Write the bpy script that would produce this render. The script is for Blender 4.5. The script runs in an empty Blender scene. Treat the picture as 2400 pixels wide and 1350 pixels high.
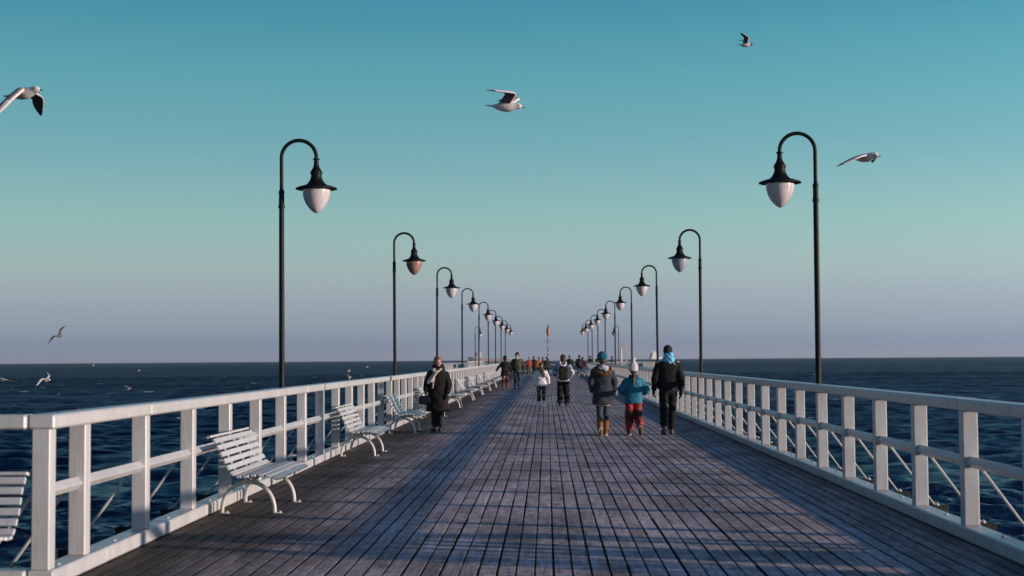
import bpy, bmesh, math, random
import numpy as np
from mathutils import Vector, Matrix

random.seed(11)
RNG = np.random.default_rng(7)
SC = bpy.context.scene
COL = SC.collection
rad = math.radians

# ------------------------------------------------------------------ camera, sky, sun, exposure
CAM_H = 1.57
cam = bpy.data.cameras.new('camera')
cam.lens = 50.0
cam.sensor_width = 36.0
cam.clip_start = 0.1
cam.clip_end = 40000.0
cam.dof.use_dof = True
cam.dof.focus_distance = 27.0
cam.dof.aperture_fstop = 2.8
camo = bpy.data.objects.new('camera', cam)
COL.objects.link(camo)
R = (Matrix.Rotation(rad(1.371), 4, 'Z') @ Matrix.Rotation(rad(90 + 2.841), 4, 'X')
     @ Matrix.Rotation(rad(-0.406), 4, 'Z'))
camo.matrix_world = Matrix.Translation((-0.04, 0.0, CAM_H)) @ R
SC.camera = camo

SUN_EL, SUN_AZ = 7.0, 107.0          # azimuth clockwise from +Y (along the pier)
world = bpy.data.worlds.new('World')
SC.world = world
world.use_nodes = True
wn = world.node_tree
bg = wn.nodes['Background']
sky = wn.nodes.new('ShaderNodeTexSky')
sky.sky_type = 'NISHITA'
sky.sun_disc = False
sky.sun_elevation = rad(SUN_EL)
sky.sun_rotation = rad(SUN_AZ)
sky.dust_density = 0.0                # very clear cold air
tc = wn.nodes.new('ShaderNodeTexCoord')
sep = wn.nodes.new('ShaderNodeSeparateXYZ')
wn.links.new(tc.outputs['Generated'], sep.inputs[0])
mr = wn.nodes.new('ShaderNodeMapRange')
mr.inputs['From Min'].default_value = 0.0
mr.inputs['From Max'].default_value = 0.5
wn.links.new(sep.outputs['Z'], mr.inputs['Value'])
ramp = wn.nodes.new('ShaderNodeValToRGB')
TINT = [(0, (.39, .70, 3.2)), (1, (.53, .83, 2.8)), (3, (.92, 1.16, 2.25)), (5, (1.06, 1.46, 1.97)), (8, (.92, 1.53, 1.84)),
        (13, (.58, 1.52, 1.76)), (18, (.30, .95, 1.60)), (30, (.08, .38, 1.08))]
TMAX = 3.2
ramp.color_ramp.interpolation = 'CARDINAL'
els = ramp.color_ramp.elements
while len(els) > 1:
    els.remove(els[0])
for i, (e, c) in enumerate(TINT):
    el = els[0] if i == 0 else els.new(min(1.0, math.sin(rad(e)) / 0.5))
    el.position = min(1.0, math.sin(rad(e)) / 0.5)
    el.color = tuple(v / TMAX for v in c) + (1,)
wn.links.new(mr.outputs[0], ramp.inputs[0])
dt = wn.nodes.new('ShaderNodeVectorMath'); dt.operation = 'DOT_PRODUCT'
dt.inputs[1].default_value = (math.sin(rad(SUN_AZ)), math.cos(rad(SUN_AZ)), 0)
wn.links.new(tc.outputs['Generated'], dt.inputs[0])
mz = wn.nodes.new('ShaderNodeMath'); mz.operation = 'MULTIPLY_ADD'
mz.inputs[1].default_value = 0.55 * TMAX * 1.04       # the sky darkens smoothly away from the sun
mz.inputs[2].default_value = 1.00 * TMAX * 1.04
wn.links.new(dt.outputs['Value'], mz.inputs[0])
gl = wn.nodes.new('ShaderNodeMapRange')                # warm glow round the sun keeps its own colour
gl.interpolation_type = 'SMOOTHSTEP'
gl.inputs['From Min'].default_value = 0.15
gl.inputs['From Max'].default_value = 0.95
wn.links.new(dt.outputs['Value'], gl.inputs['Value'])
gm = wn.nodes.new('ShaderNodeMix'); gm.data_type = 'RGBA'
wn.links.new(gl.outputs[0], gm.inputs['Factor'])
wn.links.new(ramp.outputs[0], gm.inputs['A'])
gm.inputs['B'].default_value = (.95 / TMAX, 1.0 / TMAX, 1.3 / TMAX, 1)
vm = wn.nodes.new('ShaderNodeVectorMath'); vm.operation = 'MULTIPLY'
wn.links.new(sky.outputs[0], vm.inputs[0])
wn.links.new(gm.outputs['Result'], vm.inputs[1])
vs = wn.nodes.new('ShaderNodeVectorMath'); vs.operation = 'SCALE'
wn.links.new(vm.outputs[0], vs.inputs[0])
wn.links.new(mz.outputs[0], vs.inputs['Scale'])
wn.links.new(vs.outputs[0], bg.inputs['Color'])
bg.inputs['Strength'].default_value = 0.1

sun = bpy.data.lights.new('sun', 'SUN')
sun.energy = 5.0
sun.angle = rad(0.65)
sun.color = (1.0, 0.83, 0.72)
suno = bpy.data.objects.new('sun', sun)
COL.objects.link(suno)
sdir = Vector((math.sin(rad(SUN_AZ)) * math.cos(rad(SUN_EL)), math.cos(rad(SUN_AZ)) * math.cos(rad(SUN_EL)),
               math.sin(rad(SUN_EL))))
suno.rotation_euler = sdir.to_track_quat('Z', 'Y').to_euler()
suno.location = (60, -20, 30)

SC.view_settings.view_transform = 'Standard'
SC.view_settings.look = 'None'
SC.view_settings.exposure = 0.0
SC.view_settings.gamma = 1.0
SC.view_settings.use_curve_mapping = False
SC.render.engine = 'CYCLES'
SC.cycles.max_bounces = 6
SC.cycles.use_denoising = True

# ------------------------------------------------------------------ materials
MATS = {}


def ramp_node(nt, stops):
    r = nt.nodes.new('ShaderNodeValToRGB')
    e = r.color_ramp.elements
    while len(e) > 1:
        e.remove(e[0])
    for i, (p, c) in enumerate(stops):
        x = e[0] if i == 0 else e.new(p)
        x.position = p
        x.color = (c, c, c, 1) if isinstance(c, (int, float)) else tuple(c) + (1,)
    return r


def pmat(name, c1, c2=None, rough=.6, scale=(8, 8, 8), detail=4, bump=0.0, bscale=None, bdist=.01, spec=.5,
         metal=0.0, lo=.35, hi=.65, obj=False, sheen=0.0, coat=0.0):
    """principled material whose colour drifts between c1 and c2 with noise in world (or object) space"""
    m = bpy.data.materials.new(name)
    m.use_nodes = True
    nt = m.node_tree
    b = nt.nodes['Principled BSDF']
    b.inputs['Roughness'].default_value = rough
    b.inputs['Metallic'].default_value = metal
    b.inputs['Specular IOR Level'].default_value = spec
    b.inputs['Sheen Weight'].default_value = sheen
    b.inputs['Coat Weight'].default_value = coat
    if obj:
        src = nt.nodes.new('ShaderNodeTexCoord').outputs['Object']
    else:
        src = nt.nodes.new('ShaderNodeNewGeometry').outputs['Position']

    def noise(sc, det):
        mp = nt.nodes.new('ShaderNodeMapping')
        mp.inputs['Scale'].default_value = sc
        nt.links.new(src, mp.inputs['Vector'])
        n = nt.nodes.new('ShaderNodeTexNoise')
        n.inputs['Scale'].default_value = 1.0
        n.inputs['Detail'].default_value = det
        nt.links.new(mp.outputs[0], n.inputs['Vector'])
        return n
    c2 = c2 or tuple(v * .8 for v in c1)
    n = noise(scale, detail)
    r = ramp_node(nt, [(lo, c1), (hi, c2)])
    nt.links.new(n.outputs['Fac'], r.inputs[0])
    nt.links.new(r.outputs[0], b.inputs['Base Color'])
    if bump:
        n2 = noise(bscale or tuple(v * 4 for v in scale), 5)
        bp = nt.nodes.new('ShaderNodeBump')
        bp.inputs['Strength'].default_value = bump
        bp.inputs['Distance'].default_value = bdist
        nt.links.new(n2.outputs['Fac'], bp.inputs['Height'])
        nt.links.new(bp.outputs[0], b.inputs['Normal'])
    MATS[name] = m
    return m


def white_paint():
    m = bpy.data.materials.new('white_painted_wood')
    m.use_nodes = True
    nt = m.node_tree
    L = nt.links
    b = nt.nodes['Principled BSDF']
    b.inputs['Roughness'].default_value = .30
    pos = nt.nodes.new('ShaderNodeNewGeometry').outputs['Position']

    def noise(sc, det=4, rough=.55):
        mp = nt.nodes.new('ShaderNodeMapping')
        mp.inputs['Scale'].default_value = sc
        L.new(pos, mp.inputs['Vector'])
        n = nt.nodes.new('ShaderNodeTexNoise')
        n.inputs['Scale'].default_value = 1
        n.inputs['Detail'].default_value = det
        n.inputs['Roughness'].default_value = rough
        L.new(mp.outputs[0], n.inputs['Vector'])
        return n.outputs['Fac']
    base = ramp_node(nt, [(.3, (.44, .43, .425)), (.7, (.545, .53, .52))])
    L.new(noise((5, 5, 2.2), 5), base.inputs[0])
    # thin grey runs and grime
    st = ramp_node(nt, [(.56, 0.0), (.74, 1.0)])
    L.new(noise((34, 34, 3), 3), st.inputs[0])
    mx = nt.nodes.new('ShaderNodeMix'); mx.data_type = 'RGBA'
    sc = nt.nodes.new('ShaderNodeMath'); sc.operation = 'MULTIPLY'; sc.inputs[1].default_value = .5
    L.new(st.outputs[0], sc.inputs[0])
    L.new(sc.outputs[0], mx.inputs['Factor'])
    L.new(base.outputs[0], mx.inputs['A'])
    mx.inputs['B'].default_value = (.33, .29, .26, 1)
    # flaked spots showing brown wood
    fl = ramp_node(nt, [(.70, 0.0), (.73, 1.0)])
    L.new(noise((16, 16, 22), 5, .7), fl.inputs[0])
    mx2 = nt.nodes.new('ShaderNodeMix'); mx2.data_type = 'RGBA'
    L.new(fl.outputs[0], mx2.inputs['Factor'])
    L.new(mx.outputs['Result'], mx2.inputs['A'])
    mx2.inputs['B'].default_value = (.16, .11, .08, 1)
    L.new(mx2.outputs['Result'], b.inputs['Base Color'])
    bp = nt.nodes.new('ShaderNodeBump')
    bp.inputs['Strength'].default_value = .35
    bp.inputs['Distance'].default_value = .004
    L.new(noise((90, 90, 7), 4), bp.inputs['Height'])
    L.new(bp.outputs[0], b.inputs['Normal'])
    return m


def deck_wood():
    m = bpy.data.materials.new('weathered_deck_wood')
    m.use_nodes = True
    nt = m.node_tree
    L = nt.links
    b = nt.nodes['Principled BSDF']
    geo = nt.nodes.new('ShaderNodeNewGeometry')
    oi = nt.nodes.new('ShaderNodeObjectInfo')
    pos = geo.outputs['Position']
    ad = nt.nodes.new('ShaderNodeMath'); ad.operation = 'ADD'
    L.new(geo.outputs['Random Per Island'], ad.inputs[0])
    L.new(oi.outputs['Random'], ad.inputs[1])
    fr = nt.nodes.new('ShaderNodeMath'); fr.operation = 'FRACT'
    L.new(ad.outputs[0], fr.inputs[0])
    # offset the grain from plank to plank
    cmb = nt.nodes.new('ShaderNodeCombineXYZ')
    s20 = nt.nodes.new('ShaderNodeMath'); s20.operation = 'MULTIPLY'; s20.inputs[1].default_value = 37.0
    L.new(fr.outputs[0], s20.inputs[0])
    L.new(s20.outputs[0], cmb.inputs['Y']); L.new(s20.outputs[0], cmb.inputs['Z'])
    pa = nt.nodes.new('ShaderNodeVectorMath'); pa.operation = 'ADD'
    L.new(pos, pa.inputs[0]); L.new(cmb.outputs[0], pa.inputs[1])

    def noise(src, sc, det=4, rough=.6):
        mp = nt.nodes.new('ShaderNodeMapping')
        mp.inputs['Scale'].default_value = sc
        L.new(src, mp.inputs['Vector'])
        n = nt.nodes.new('ShaderNodeTexNoise')
        n.inputs['Scale'].default_value = 1
        n.inputs['Detail'].default_value = det
        n.inputs['Roughness'].default_value = rough
        L.new(mp.outputs[0], n.inputs['Vector'])
        return n.outputs['Fac']

    def mix(fac, a, bb, mode='MIX'):
        x = nt.nodes.new('ShaderNodeMix'); x.data_type = 'RGBA'; x.blend_type = mode
        for k, v in (('Factor', fac), ('A', a), ('B', bb)):
            if isinstance(v, (int, float)):
                x.inputs[k].default_value = v
            elif isinstance(v, tuple):
                x.inputs[k].default_value = v + (1,)
            else:
                L.new(v, x.inputs[k])
        return x.outputs['Result']
    grain = ramp_node(nt, [(.30, (.22, .175, .15)), (.5, (.45, .375, .345)), (.72, (.66, .57, .54))])
    L.new(noise(pa.outputs[0], (40, 1.6, 40), 6, .65), grain.inputs[0])
    tone = ramp_node(nt, [(0, (.80, .74, .69)), (.5, (.97, .94, .93)), (1, (1.16, 1.12, 1.10))])
    L.new(fr.outputs[0], tone.inputs[0])
    c = mix(1.0, grain.outputs[0], tone.outputs[0], 'MULTIPLY')
    # bleached scuffs, in short dashes across the boards
    sc1 = ramp_node(nt, [(.48, 0.0), (.62, 1.0)])
    L.new(noise(pa.outputs[0], (9, 7, 9), 6, .7), sc1.inputs[0])
    f1 = nt.nodes.new('ShaderNodeMath'); f1.operation = 'MULTIPLY'; f1.inputs[1].default_value = .75
    L.new(sc1.outputs[0], f1.inputs[0])
    c = mix(f1.outputs[0], c, (.70, .65, .66))
    # broad, soft worn and grubby areas
    bw = ramp_node(nt, [(.36, (.70, .68, .68)), (.5, (1, .98, .97)), (.66, (1.22, 1.2, 1.2))])
    L.new(noise(pos, (.85, .42, 1), 3, .5), bw.inputs[0])
    c = mix(1.0, c, bw.outputs[0], 'MULTIPLY')
    # damp, dark stains
    sc2 = ramp_node(nt, [(.52, 0.0), (.66, 1.0)])
    L.new(noise(pos, (1.6, .55, 1), 4, .6), sc2.inputs[0])
    f2 = nt.nodes.new('ShaderNodeMath'); f2.operation = 'MULTIPLY'; f2.inputs[1].default_value = .5
    L.new(sc2.outputs[0], f2.inputs[0])
    c = mix(f2.outputs[0], c, (.13, .115, .12))
    # warm brown boards showing through here and there
    sc3 = ramp_node(nt, [(.55, 0.0), (.70, 1.0)])
    L.new(noise(pa.outputs[0], (3.2, .9, 3), 5, .65), sc3.inputs[0])
    f5 = nt.nodes.new('ShaderNodeMath'); f5.operation = 'MULTIPLY'; f5.inputs[1].default_value = .55
    L.new(sc3.outputs[0], f5.inputs[0])
    c = mix(f5.outputs[0], c, (.33, .22, .17))
    # knots
    kn = ramp_node(nt, [(.765, 0.0), (.79, 1.0)])
    L.new(noise(pa.outputs[0], (15, 5.5, 15), 1.5, .4), kn.inputs[0])
    c = mix(kn.outputs[0], c, (.05, .04, .035))
    # mossy brown boards along the left edge where nobody walks
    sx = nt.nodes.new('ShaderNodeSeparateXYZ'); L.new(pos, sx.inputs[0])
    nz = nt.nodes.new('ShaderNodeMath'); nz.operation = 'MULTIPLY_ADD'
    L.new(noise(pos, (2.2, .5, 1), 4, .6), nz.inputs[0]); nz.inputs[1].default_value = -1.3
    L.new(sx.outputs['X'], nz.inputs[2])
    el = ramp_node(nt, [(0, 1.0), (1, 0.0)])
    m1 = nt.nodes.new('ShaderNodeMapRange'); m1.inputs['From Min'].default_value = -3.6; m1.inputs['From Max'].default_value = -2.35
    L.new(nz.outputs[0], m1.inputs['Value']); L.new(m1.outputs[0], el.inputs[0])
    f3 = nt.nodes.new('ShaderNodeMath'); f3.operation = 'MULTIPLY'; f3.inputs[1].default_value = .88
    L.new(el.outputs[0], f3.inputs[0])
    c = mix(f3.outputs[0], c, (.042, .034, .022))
    el2 = nt.nodes.new('ShaderNodeMapRange'); el2.inputs['From Min'].default_value = 1.9; el2.inputs['From Max'].default_value = 3.1  # fence shade painted as a darker strip along the right edge
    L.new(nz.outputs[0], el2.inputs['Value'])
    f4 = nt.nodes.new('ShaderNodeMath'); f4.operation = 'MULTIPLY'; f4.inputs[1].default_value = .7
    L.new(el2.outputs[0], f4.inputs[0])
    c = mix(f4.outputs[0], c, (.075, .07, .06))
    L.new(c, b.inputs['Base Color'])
    rr = ramp_node(nt, [(.3, .5), (.7, .75)])
    L.new(noise(pa.outputs[0], (9, 2.5, 9), 4), rr.inputs[0])
    L.new(rr.outputs[0], b.inputs['Roughness'])
    b.inputs['Specular IOR Level'].default_value = .05
    bp = nt.nodes.new('ShaderNodeBump')
    bp.inputs['Strength'].default_value = .55
    bp.inputs['Distance'].default_value = .004
    L.new(noise(pa.outputs[0], (70, 5, 70), 5, .6), bp.inputs['Height'])
    L.new(bp.outputs[0], b.inputs['Normal'])
    return m


def sea_water():
    m = bpy.data.materials.new('sea_water')
    m.use_nodes = True
    nt = m.node_tree
    L = nt.links
    b = nt.nodes['Principled BSDF']
    b.inputs['Base Color'].default_value = (.003, .011, .028, 1)
    b.inputs['IOR'].default_value = 1.333
    b.inputs['Specular IOR Level'].default_value = .36
    pos = nt.nodes.new('ShaderNodeNewGeometry').outputs['Position']

    def noise(sc, det, rot=0):
        mp = nt.nodes.new('ShaderNodeMapping')
        mp.inputs['Scale'].default_value = sc
        mp.inputs['Rotation'].default_value = (0, 0, rot)
        L.new(pos, mp.inputs['Vector'])
        n = nt.nodes.new('ShaderNodeTexNoise')
        n.inputs['Scale'].default_value = 1
        n.inputs['Detail'].default_value = det
        L.new(mp.outputs[0], n.inputs['Vector'])
        return n.outputs['Fac']
    # waves too small for the mesh widen the gloss with distance from the pier
    ln = nt.nodes.new('ShaderNodeVectorMath'); ln.operation = 'LENGTH'
    L.new(pos, ln.inputs[0])
    mr = nt.nodes.new('ShaderNodeMapRange')
    for k, v in (('From Min', 20), ('From Max', 260), ('To Min', .30), ('To Max', .52)):
        mr.inputs[k].default_value = v
    L.new(ln.outputs['Value'], mr.inputs['Value'])
    # gusts ruffle the far sea in streaks
    gs = nt.nodes.new('ShaderNodeMath'); gs.operation = 'MULTIPLY_ADD'
    gs.inputs[1].default_value = .5; gs.inputs[2].default_value = -.25
    L.new(noise((.012, .05, 1), 7, .1), gs.inputs[0])
    ga = nt.nodes.new('ShaderNodeMath'); ga.operation = 'ADD'; ga.use_clamp = True
    L.new(gs.outputs[0], ga.inputs[0]); L.new(mr.outputs[0], ga.inputs[1])
    L.new(ga.outputs[0], b.inputs['Roughness'])
    b1 = nt.nodes.new('ShaderNodeBump')
    b1.inputs['Strength'].default_value = 1.0
    b1.inputs['Distance'].default_value = .045
    L.new(noise((5, 8, 1), 5, .25), b1.inputs['Height'])
    b2 = nt.nodes.new('ShaderNodeBump')
    b2.inputs['Strength'].default_value = 1.0
    b2.inputs['Distance'].default_value = 1.3
    L.new(noise((.022, .040, 1), 11, .2), b2.inputs['Height'])
    L.new(b1.outputs[0], b2.inputs['Normal'])
    L.new(b2.outputs[0], b.inputs['Normal'])
    # sparse little whitecaps
    fr = ramp_node(nt, [(.685, 0.0), (.72, 1.0)])
    L.new(noise((.30, .42, 1), 2.5, .15), fr.inputs[0])
    fm = nt.nodes.new('ShaderNodeMix'); fm.data_type = 'RGBA'
    L.new(fr.outputs[0], fm.inputs['Factor'])
    fm.inputs['A'].default_value = (.003, .011, .028, 1)
    fm.inputs['B'].default_value = (.55, .55, .56, 1)
    L.new(fm.outputs['Result'], b.inputs['Base Color'])
    return m


WHITE = white_paint()
DECK = deck_wood()
SEA = sea_water()
DARKWOOD = pmat('tarred_timber_gap_shade', (.010, .009, .007), (.020, .017, .013), .75, (5, 5, 5), bump=.5)
STEEL = pmat('white_painted_steel', (.54, .52, .49), (.46, .44, .41), .35, (14, 14, 14), bump=.1)
LAMPIRON = pmat('dark_green_iron', (.004, .005, .004), (.009, .010, .007), .5, (20, 20, 9), spec=.18)
GLOBE = pmat('opal_glass', (.62, .55, .55), (.52, .46, .46), .18, (6, 6, 6), coat=.3)
GLOBE_BROWN = pmat('sooty_opal_glass', (.34, .20, .16), (.26, .15, .12), .25, (6, 6, 6))
GLOBE_SHADED = pmat('shaded_opal_glass', (.36, .37, .44), (.30, .31, .38), .25, (6, 6, 6))  # bluish shade of one globe put into its glass colour
SKIN = pmat('skin', (.52, .30, .22), (.44, .23, .17), .5, (30, 30, 30))
REDPAINT = pmat('red_lantern_paint', (.50, .09, .06), (.36, .07, .05), .5, (9, 9, 9))


def cloth(name, c1, c2=None, scale=(14, 14, 9), rough=.85, bump=.5, spec=.25, bscale=(26, 26, 14), bdist=.012, lo=.35,
          hi=.65, sheen=.03):
    return pmat(name, c1, c2, rough, scale, 4, bump, bscale, bdist, spec, lo=lo, hi=hi, sheen=sheen)


# ------------------------------------------------------------------ mesh helpers
class MB:
    def __init__(s):
        s.v, s.f, s.m, s.mi = [], [], [], 0

    def add(s, vs, fs, mi=None):
        o = len(s.v)
        s.v.extend([tuple(map(float, p)) for p in vs])
        for f in fs:
            s.f.append(tuple(i + o for i in f))
            s.m.append(s.mi if mi is None else mi)
        return s

    def box(s, c, d, rot=None, ch=0.0):
        """box of size d centred at c, optional rotation matrix and chamfer"""
        bm = bmesh.new()
        bmesh.ops.create_cube(bm, size=1.0)
        for v in bm.verts:
            v.co = Vector((v.co.x * d[0], v.co.y * d[1], v.co.z * d[2]))
        if ch:
            bmesh.ops.bevel(bm, geom=bm.edges[:], offset=ch, segments=1, affect='EDGES')
        bm.verts.index_update()
        M = rot if rot is not None else Matrix.Identity(3)
        c = Vector(c)
        s.add([M @ v.co + c for v in bm.verts], [[v.index for v in f.verts] for f in bm.faces])
        bm.free()
        return s

    def rings(s, rings, caps=True):
        n = len(rings[0])
        vs = [p for r in rings for p in r]
        fs = []
        for i in range(len(rings) - 1):
            for j in range(n):
                k = (j + 1) % n
                fs.append((i * n + j, i * n + k, (i + 1) * n + k, (i + 1) * n + j))
        if caps:
            fs.append(tuple(reversed(range(n))))
            fs.append(tuple(range((len(rings) - 1) * n, len(rings) * n)))
        return s.add(vs, fs)

    def tube(s, pts, r, n=10, caps=True, flat=1.0):
        pts = [Vector(p) for p in pts]
        rr = r if isinstance(r, (list, tuple)) else [r] * len(pts)
        rings = []
        up = None
        for i, p in enumerate(pts):
            t = (pts[min(i + 1, len(pts) - 1)] - pts[max(i - 1, 0)]).normalized()
            if up is None:
                a = Vector((0, 0, 1)) if abs(t.z) < .9 else Vector((0, 1, 0))
                up = (a - t * a.dot(t)).normalized()
            else:
                up = (up - t * up.dot(t)).normalized()
            sd = t.cross(up)
            rings.append([p + (sd * math.cos(2 * math.pi * j / n) + up * math.sin(2 * math.pi * j / n) * flat) * rr[i]
                          for j in range(n)])
        return s.rings(rings, caps)

    def lathe(s, prof, n=24, o=(0, 0, 0)):
        o = Vector(o)
        return s.rings([[o + Vector((r * math.cos(2 * math.pi * j / n), r * math.sin(2 * math.pi * j / n), z))
                         for j in range(n)] for r, z in prof])

    def ell(s, c, r, rot=None, nu=14, nv=9):
        M = rot if rot is not None else Matrix.Identity(3)
        c = Vector(c)
        rings = []
        for i in range(nv + 1):
            a = -math.pi / 2 + math.pi * i / nv
            a = max(-math.pi / 2 + .02, min(math.pi / 2 - .02, a))
            rings.append([c + M @ Vector((r[0] * math.cos(a) * math.cos(2 * math.pi * j / nu),
                                          r[1] * math.cos(a) * math.sin(2 * math.pi * j / nu),
                                          r[2] * math.sin(a))) for j in range(nu)])
        return s.rings(rings)

    def cone(s, p0, r0, p1, r1, n=12):
        """limb segment with rounded ends"""
        p0, p1 = Vector(p0), Vector(p1)
        s.tube([p0, p0.lerp(p1, .33), p0.lerp(p1, .67), p1], [r0, r0 + (r1 - r0) * .33, r0 + (r1 - r0) * .67, r1], n)
        s.ell(p0, (r0, r0, r0), nu=12, nv=8)
        s.ell(p1, (r1, r1, r1), nu=12, nv=8)
        return s

    def loft(s, secs, n=28, p=2.3):
        """horizontal super-ellipse sections (z, rx, ry, cx, cy)"""
        rings = []
        for z, rx, ry, cx, cy in secs:
            ring = []
            for j in range(n):
                a = 2 * math.pi * j / n
                ca, sa = math.cos(a), math.sin(a)
                ring.append(Vector((cx + rx * math.copysign(abs(ca) ** (2 / p), ca),
                                    cy + ry * math.copysign(abs(sa) ** (2 / p), sa), z)))
            rings.append(ring)
        return s.rings(rings)

    def mesh(s, name, mats, smooth=True, ang=40):
        me = bpy.data.meshes.new(name)
        me.from_pydata(s.v, [], s.f)
        for m in mats if isinstance(mats, (list, tuple)) else [mats]:
            me.materials.append(m)
        me.polygons.foreach_set('material_index', s.m)
        if smooth:
            me.polygons.foreach_set('use_smooth', [True] * len(me.polygons))
            me.set_sharp_from_angle(angle=rad(ang))
        me.update()
        return me


def tag(o, label=None, cat=None, group=None, kind=None):
    for k, v in (('label', label), ('category', cat), ('group', group), ('kind', kind)):
        if v:
            o[k] = v
    return o


def put(name, me, parent=None, loc=None, rz=None):
    o = bpy.data.objects.new(name, me)
    COL.objects.link(o)
    if parent:
        o.parent = parent
    if loc is not None:
        o.location = loc
    if rz is not None:
        o.rotation_euler = (0, 0, rz)
    return o


def empty(name, loc, rz=0.0):
    o = bpy.data.objects.new(name, None)
    o.empty_display_size = .3
    COL.objects.link(o)
    o.location = loc
    o.rotation_euler = (0, 0, rz)
    return o


def copy_tree(o, parent=None):
    c = o.copy()
    COL.objects.link(c)
    if parent:
        c.parent = parent
    for ch in list(o.children):
        copy_tree(ch, c)
    return c


def fast_mesh(name, V, F, mat, smooth=False):
    V = np.asarray(V, np.float32); F = np.asarray(F, np.int32)
    me = bpy.data.meshes.new(name)
    me.vertices.add(len(V)); me.vertices.foreach_set('co', V.ravel())
    k = F.shape[1]
    me.loops.add(F.size); me.loops.foreach_set('vertex_index', F.ravel())
    me.polygons.add(len(F))
    me.polygons.foreach_set('loop_start', np.arange(0, F.size, k, dtype=np.int32))
    me.materials.append(mat)
    me.polygons.foreach_set('use_smooth', [smooth] * len(F))
    me.update(calc_edges=True)
    me.validate()
    return me


# ------------------------------------------------------------------ the sea
WATER_Z = -3.0
REARTH = 7.43e6


def waves(x, y, dr):
    z = np.zeros_like(x)
    rng = np.random.default_rng(3)
    for i in range(64):
        Lw = 0.26 * (1.056 ** i)                # 0.26 .. 8 m
        amp = 0.0082 * Lw ** 0.82
        ang = rad(-78) + rng.normal(0, .55)     # mostly towards the viewer
        k = 2 * math.pi / Lw
        ph = rng.uniform(0, 6.28)
        fade = np.clip((Lw / np.maximum(dr, 1e-6) - 2.0) / 1.5, 0, 1)
        th = k * (x * math.cos(ang) + y * math.sin(ang)) + ph
        s = np.sin(th)
        z += amp * fade * (s + .25 * np.cos(2 * th))
    return z


def build_sea():
    r = np.concatenate([[1.0, 8.0, 14.0], np.arange(18, 50, .13), np.arange(50, 150, .42), np.arange(150, 420, 1.3),
                        np.arange(420, 1000, 3.2), 1 / np.linspace(1 / 1000.0, 1 / 12000.0, 60)])
    dr = np.gradient(r)
    front = rad(90 + 1.4)
    a1 = np.linspace(front - rad(25), front + rad(25), 640)
    a2 = np.linspace(front + rad(25), front - rad(25) + 2 * math.pi, 60)[1:-1]
    a = np.concatenate([a1, a2])
    da = np.concatenate([np.full(len(a1), rad(50) / 640), np.full(len(a2), rad(310) / 60)])
    RR, AA = np.meshgrid(r, a, indexing='ij')
    X = RR * np.cos(AA); Y = RR * np.sin(AA)
    step = np.maximum(np.meshgrid(dr, a, indexing='ij')[0] * .75, RR * da[None, :])
    Z = WATER_Z + waves(X, Y, step) - RR ** 2 / (2 * REARTH)
    V = np.stack([X.ravel(), Y.ravel(), Z.ravel()], 1)
    n, m = RR.shape
    i, j = np.meshgrid(np.arange(n - 1), np.arange(m), indexing='ij')
    jn = (j + 1) % m
    F = np.stack([i * m + j, (i + 1) * m + j, (i + 1) * m + jn, i * m + jn], -1).reshape(-1, 4)
    o = put('sea', fast_mesh('sea', V, F, SEA, True))
    tag(o, kind='structure')


build_sea()

# ------------------------------------------------------------------ the boardwalk
FX = 3.575            # centre line of the fences
POST0, BAY = 10.72, 1.63
PITCH, PW, PL = 7.24 / 52, 7.24 / 52 - .018, 6.52


def plank_mesh(L, w, t=.045, ch=.0015, wob=0.0):
    """chamfered board with slightly uneven long edges, top at z=0"""
    k = 6
    xs = [(-w / 2, -t), (-w / 2, -ch), (-w / 2 + ch, 0), (w / 2 - ch, 0), (w / 2, -ch), (w / 2, -t)]
    mb = MB()
    rings = []
    for i in range(k + 1):
        y = L * i / k
        dx, dw = RNG.normal(0, wob), RNG.normal(0, wob * .7)
        rings.append([(x * (1 + dw / w) + dx * .5, y, z) for x, z in xs])
    mb.rings(rings)
    # side faces coloured dark: shade painted into the gaps between boards
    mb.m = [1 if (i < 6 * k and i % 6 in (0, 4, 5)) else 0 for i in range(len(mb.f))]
    return mb.mesh('plank', [DECK, DARKWOOD], smooth=False)


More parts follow.
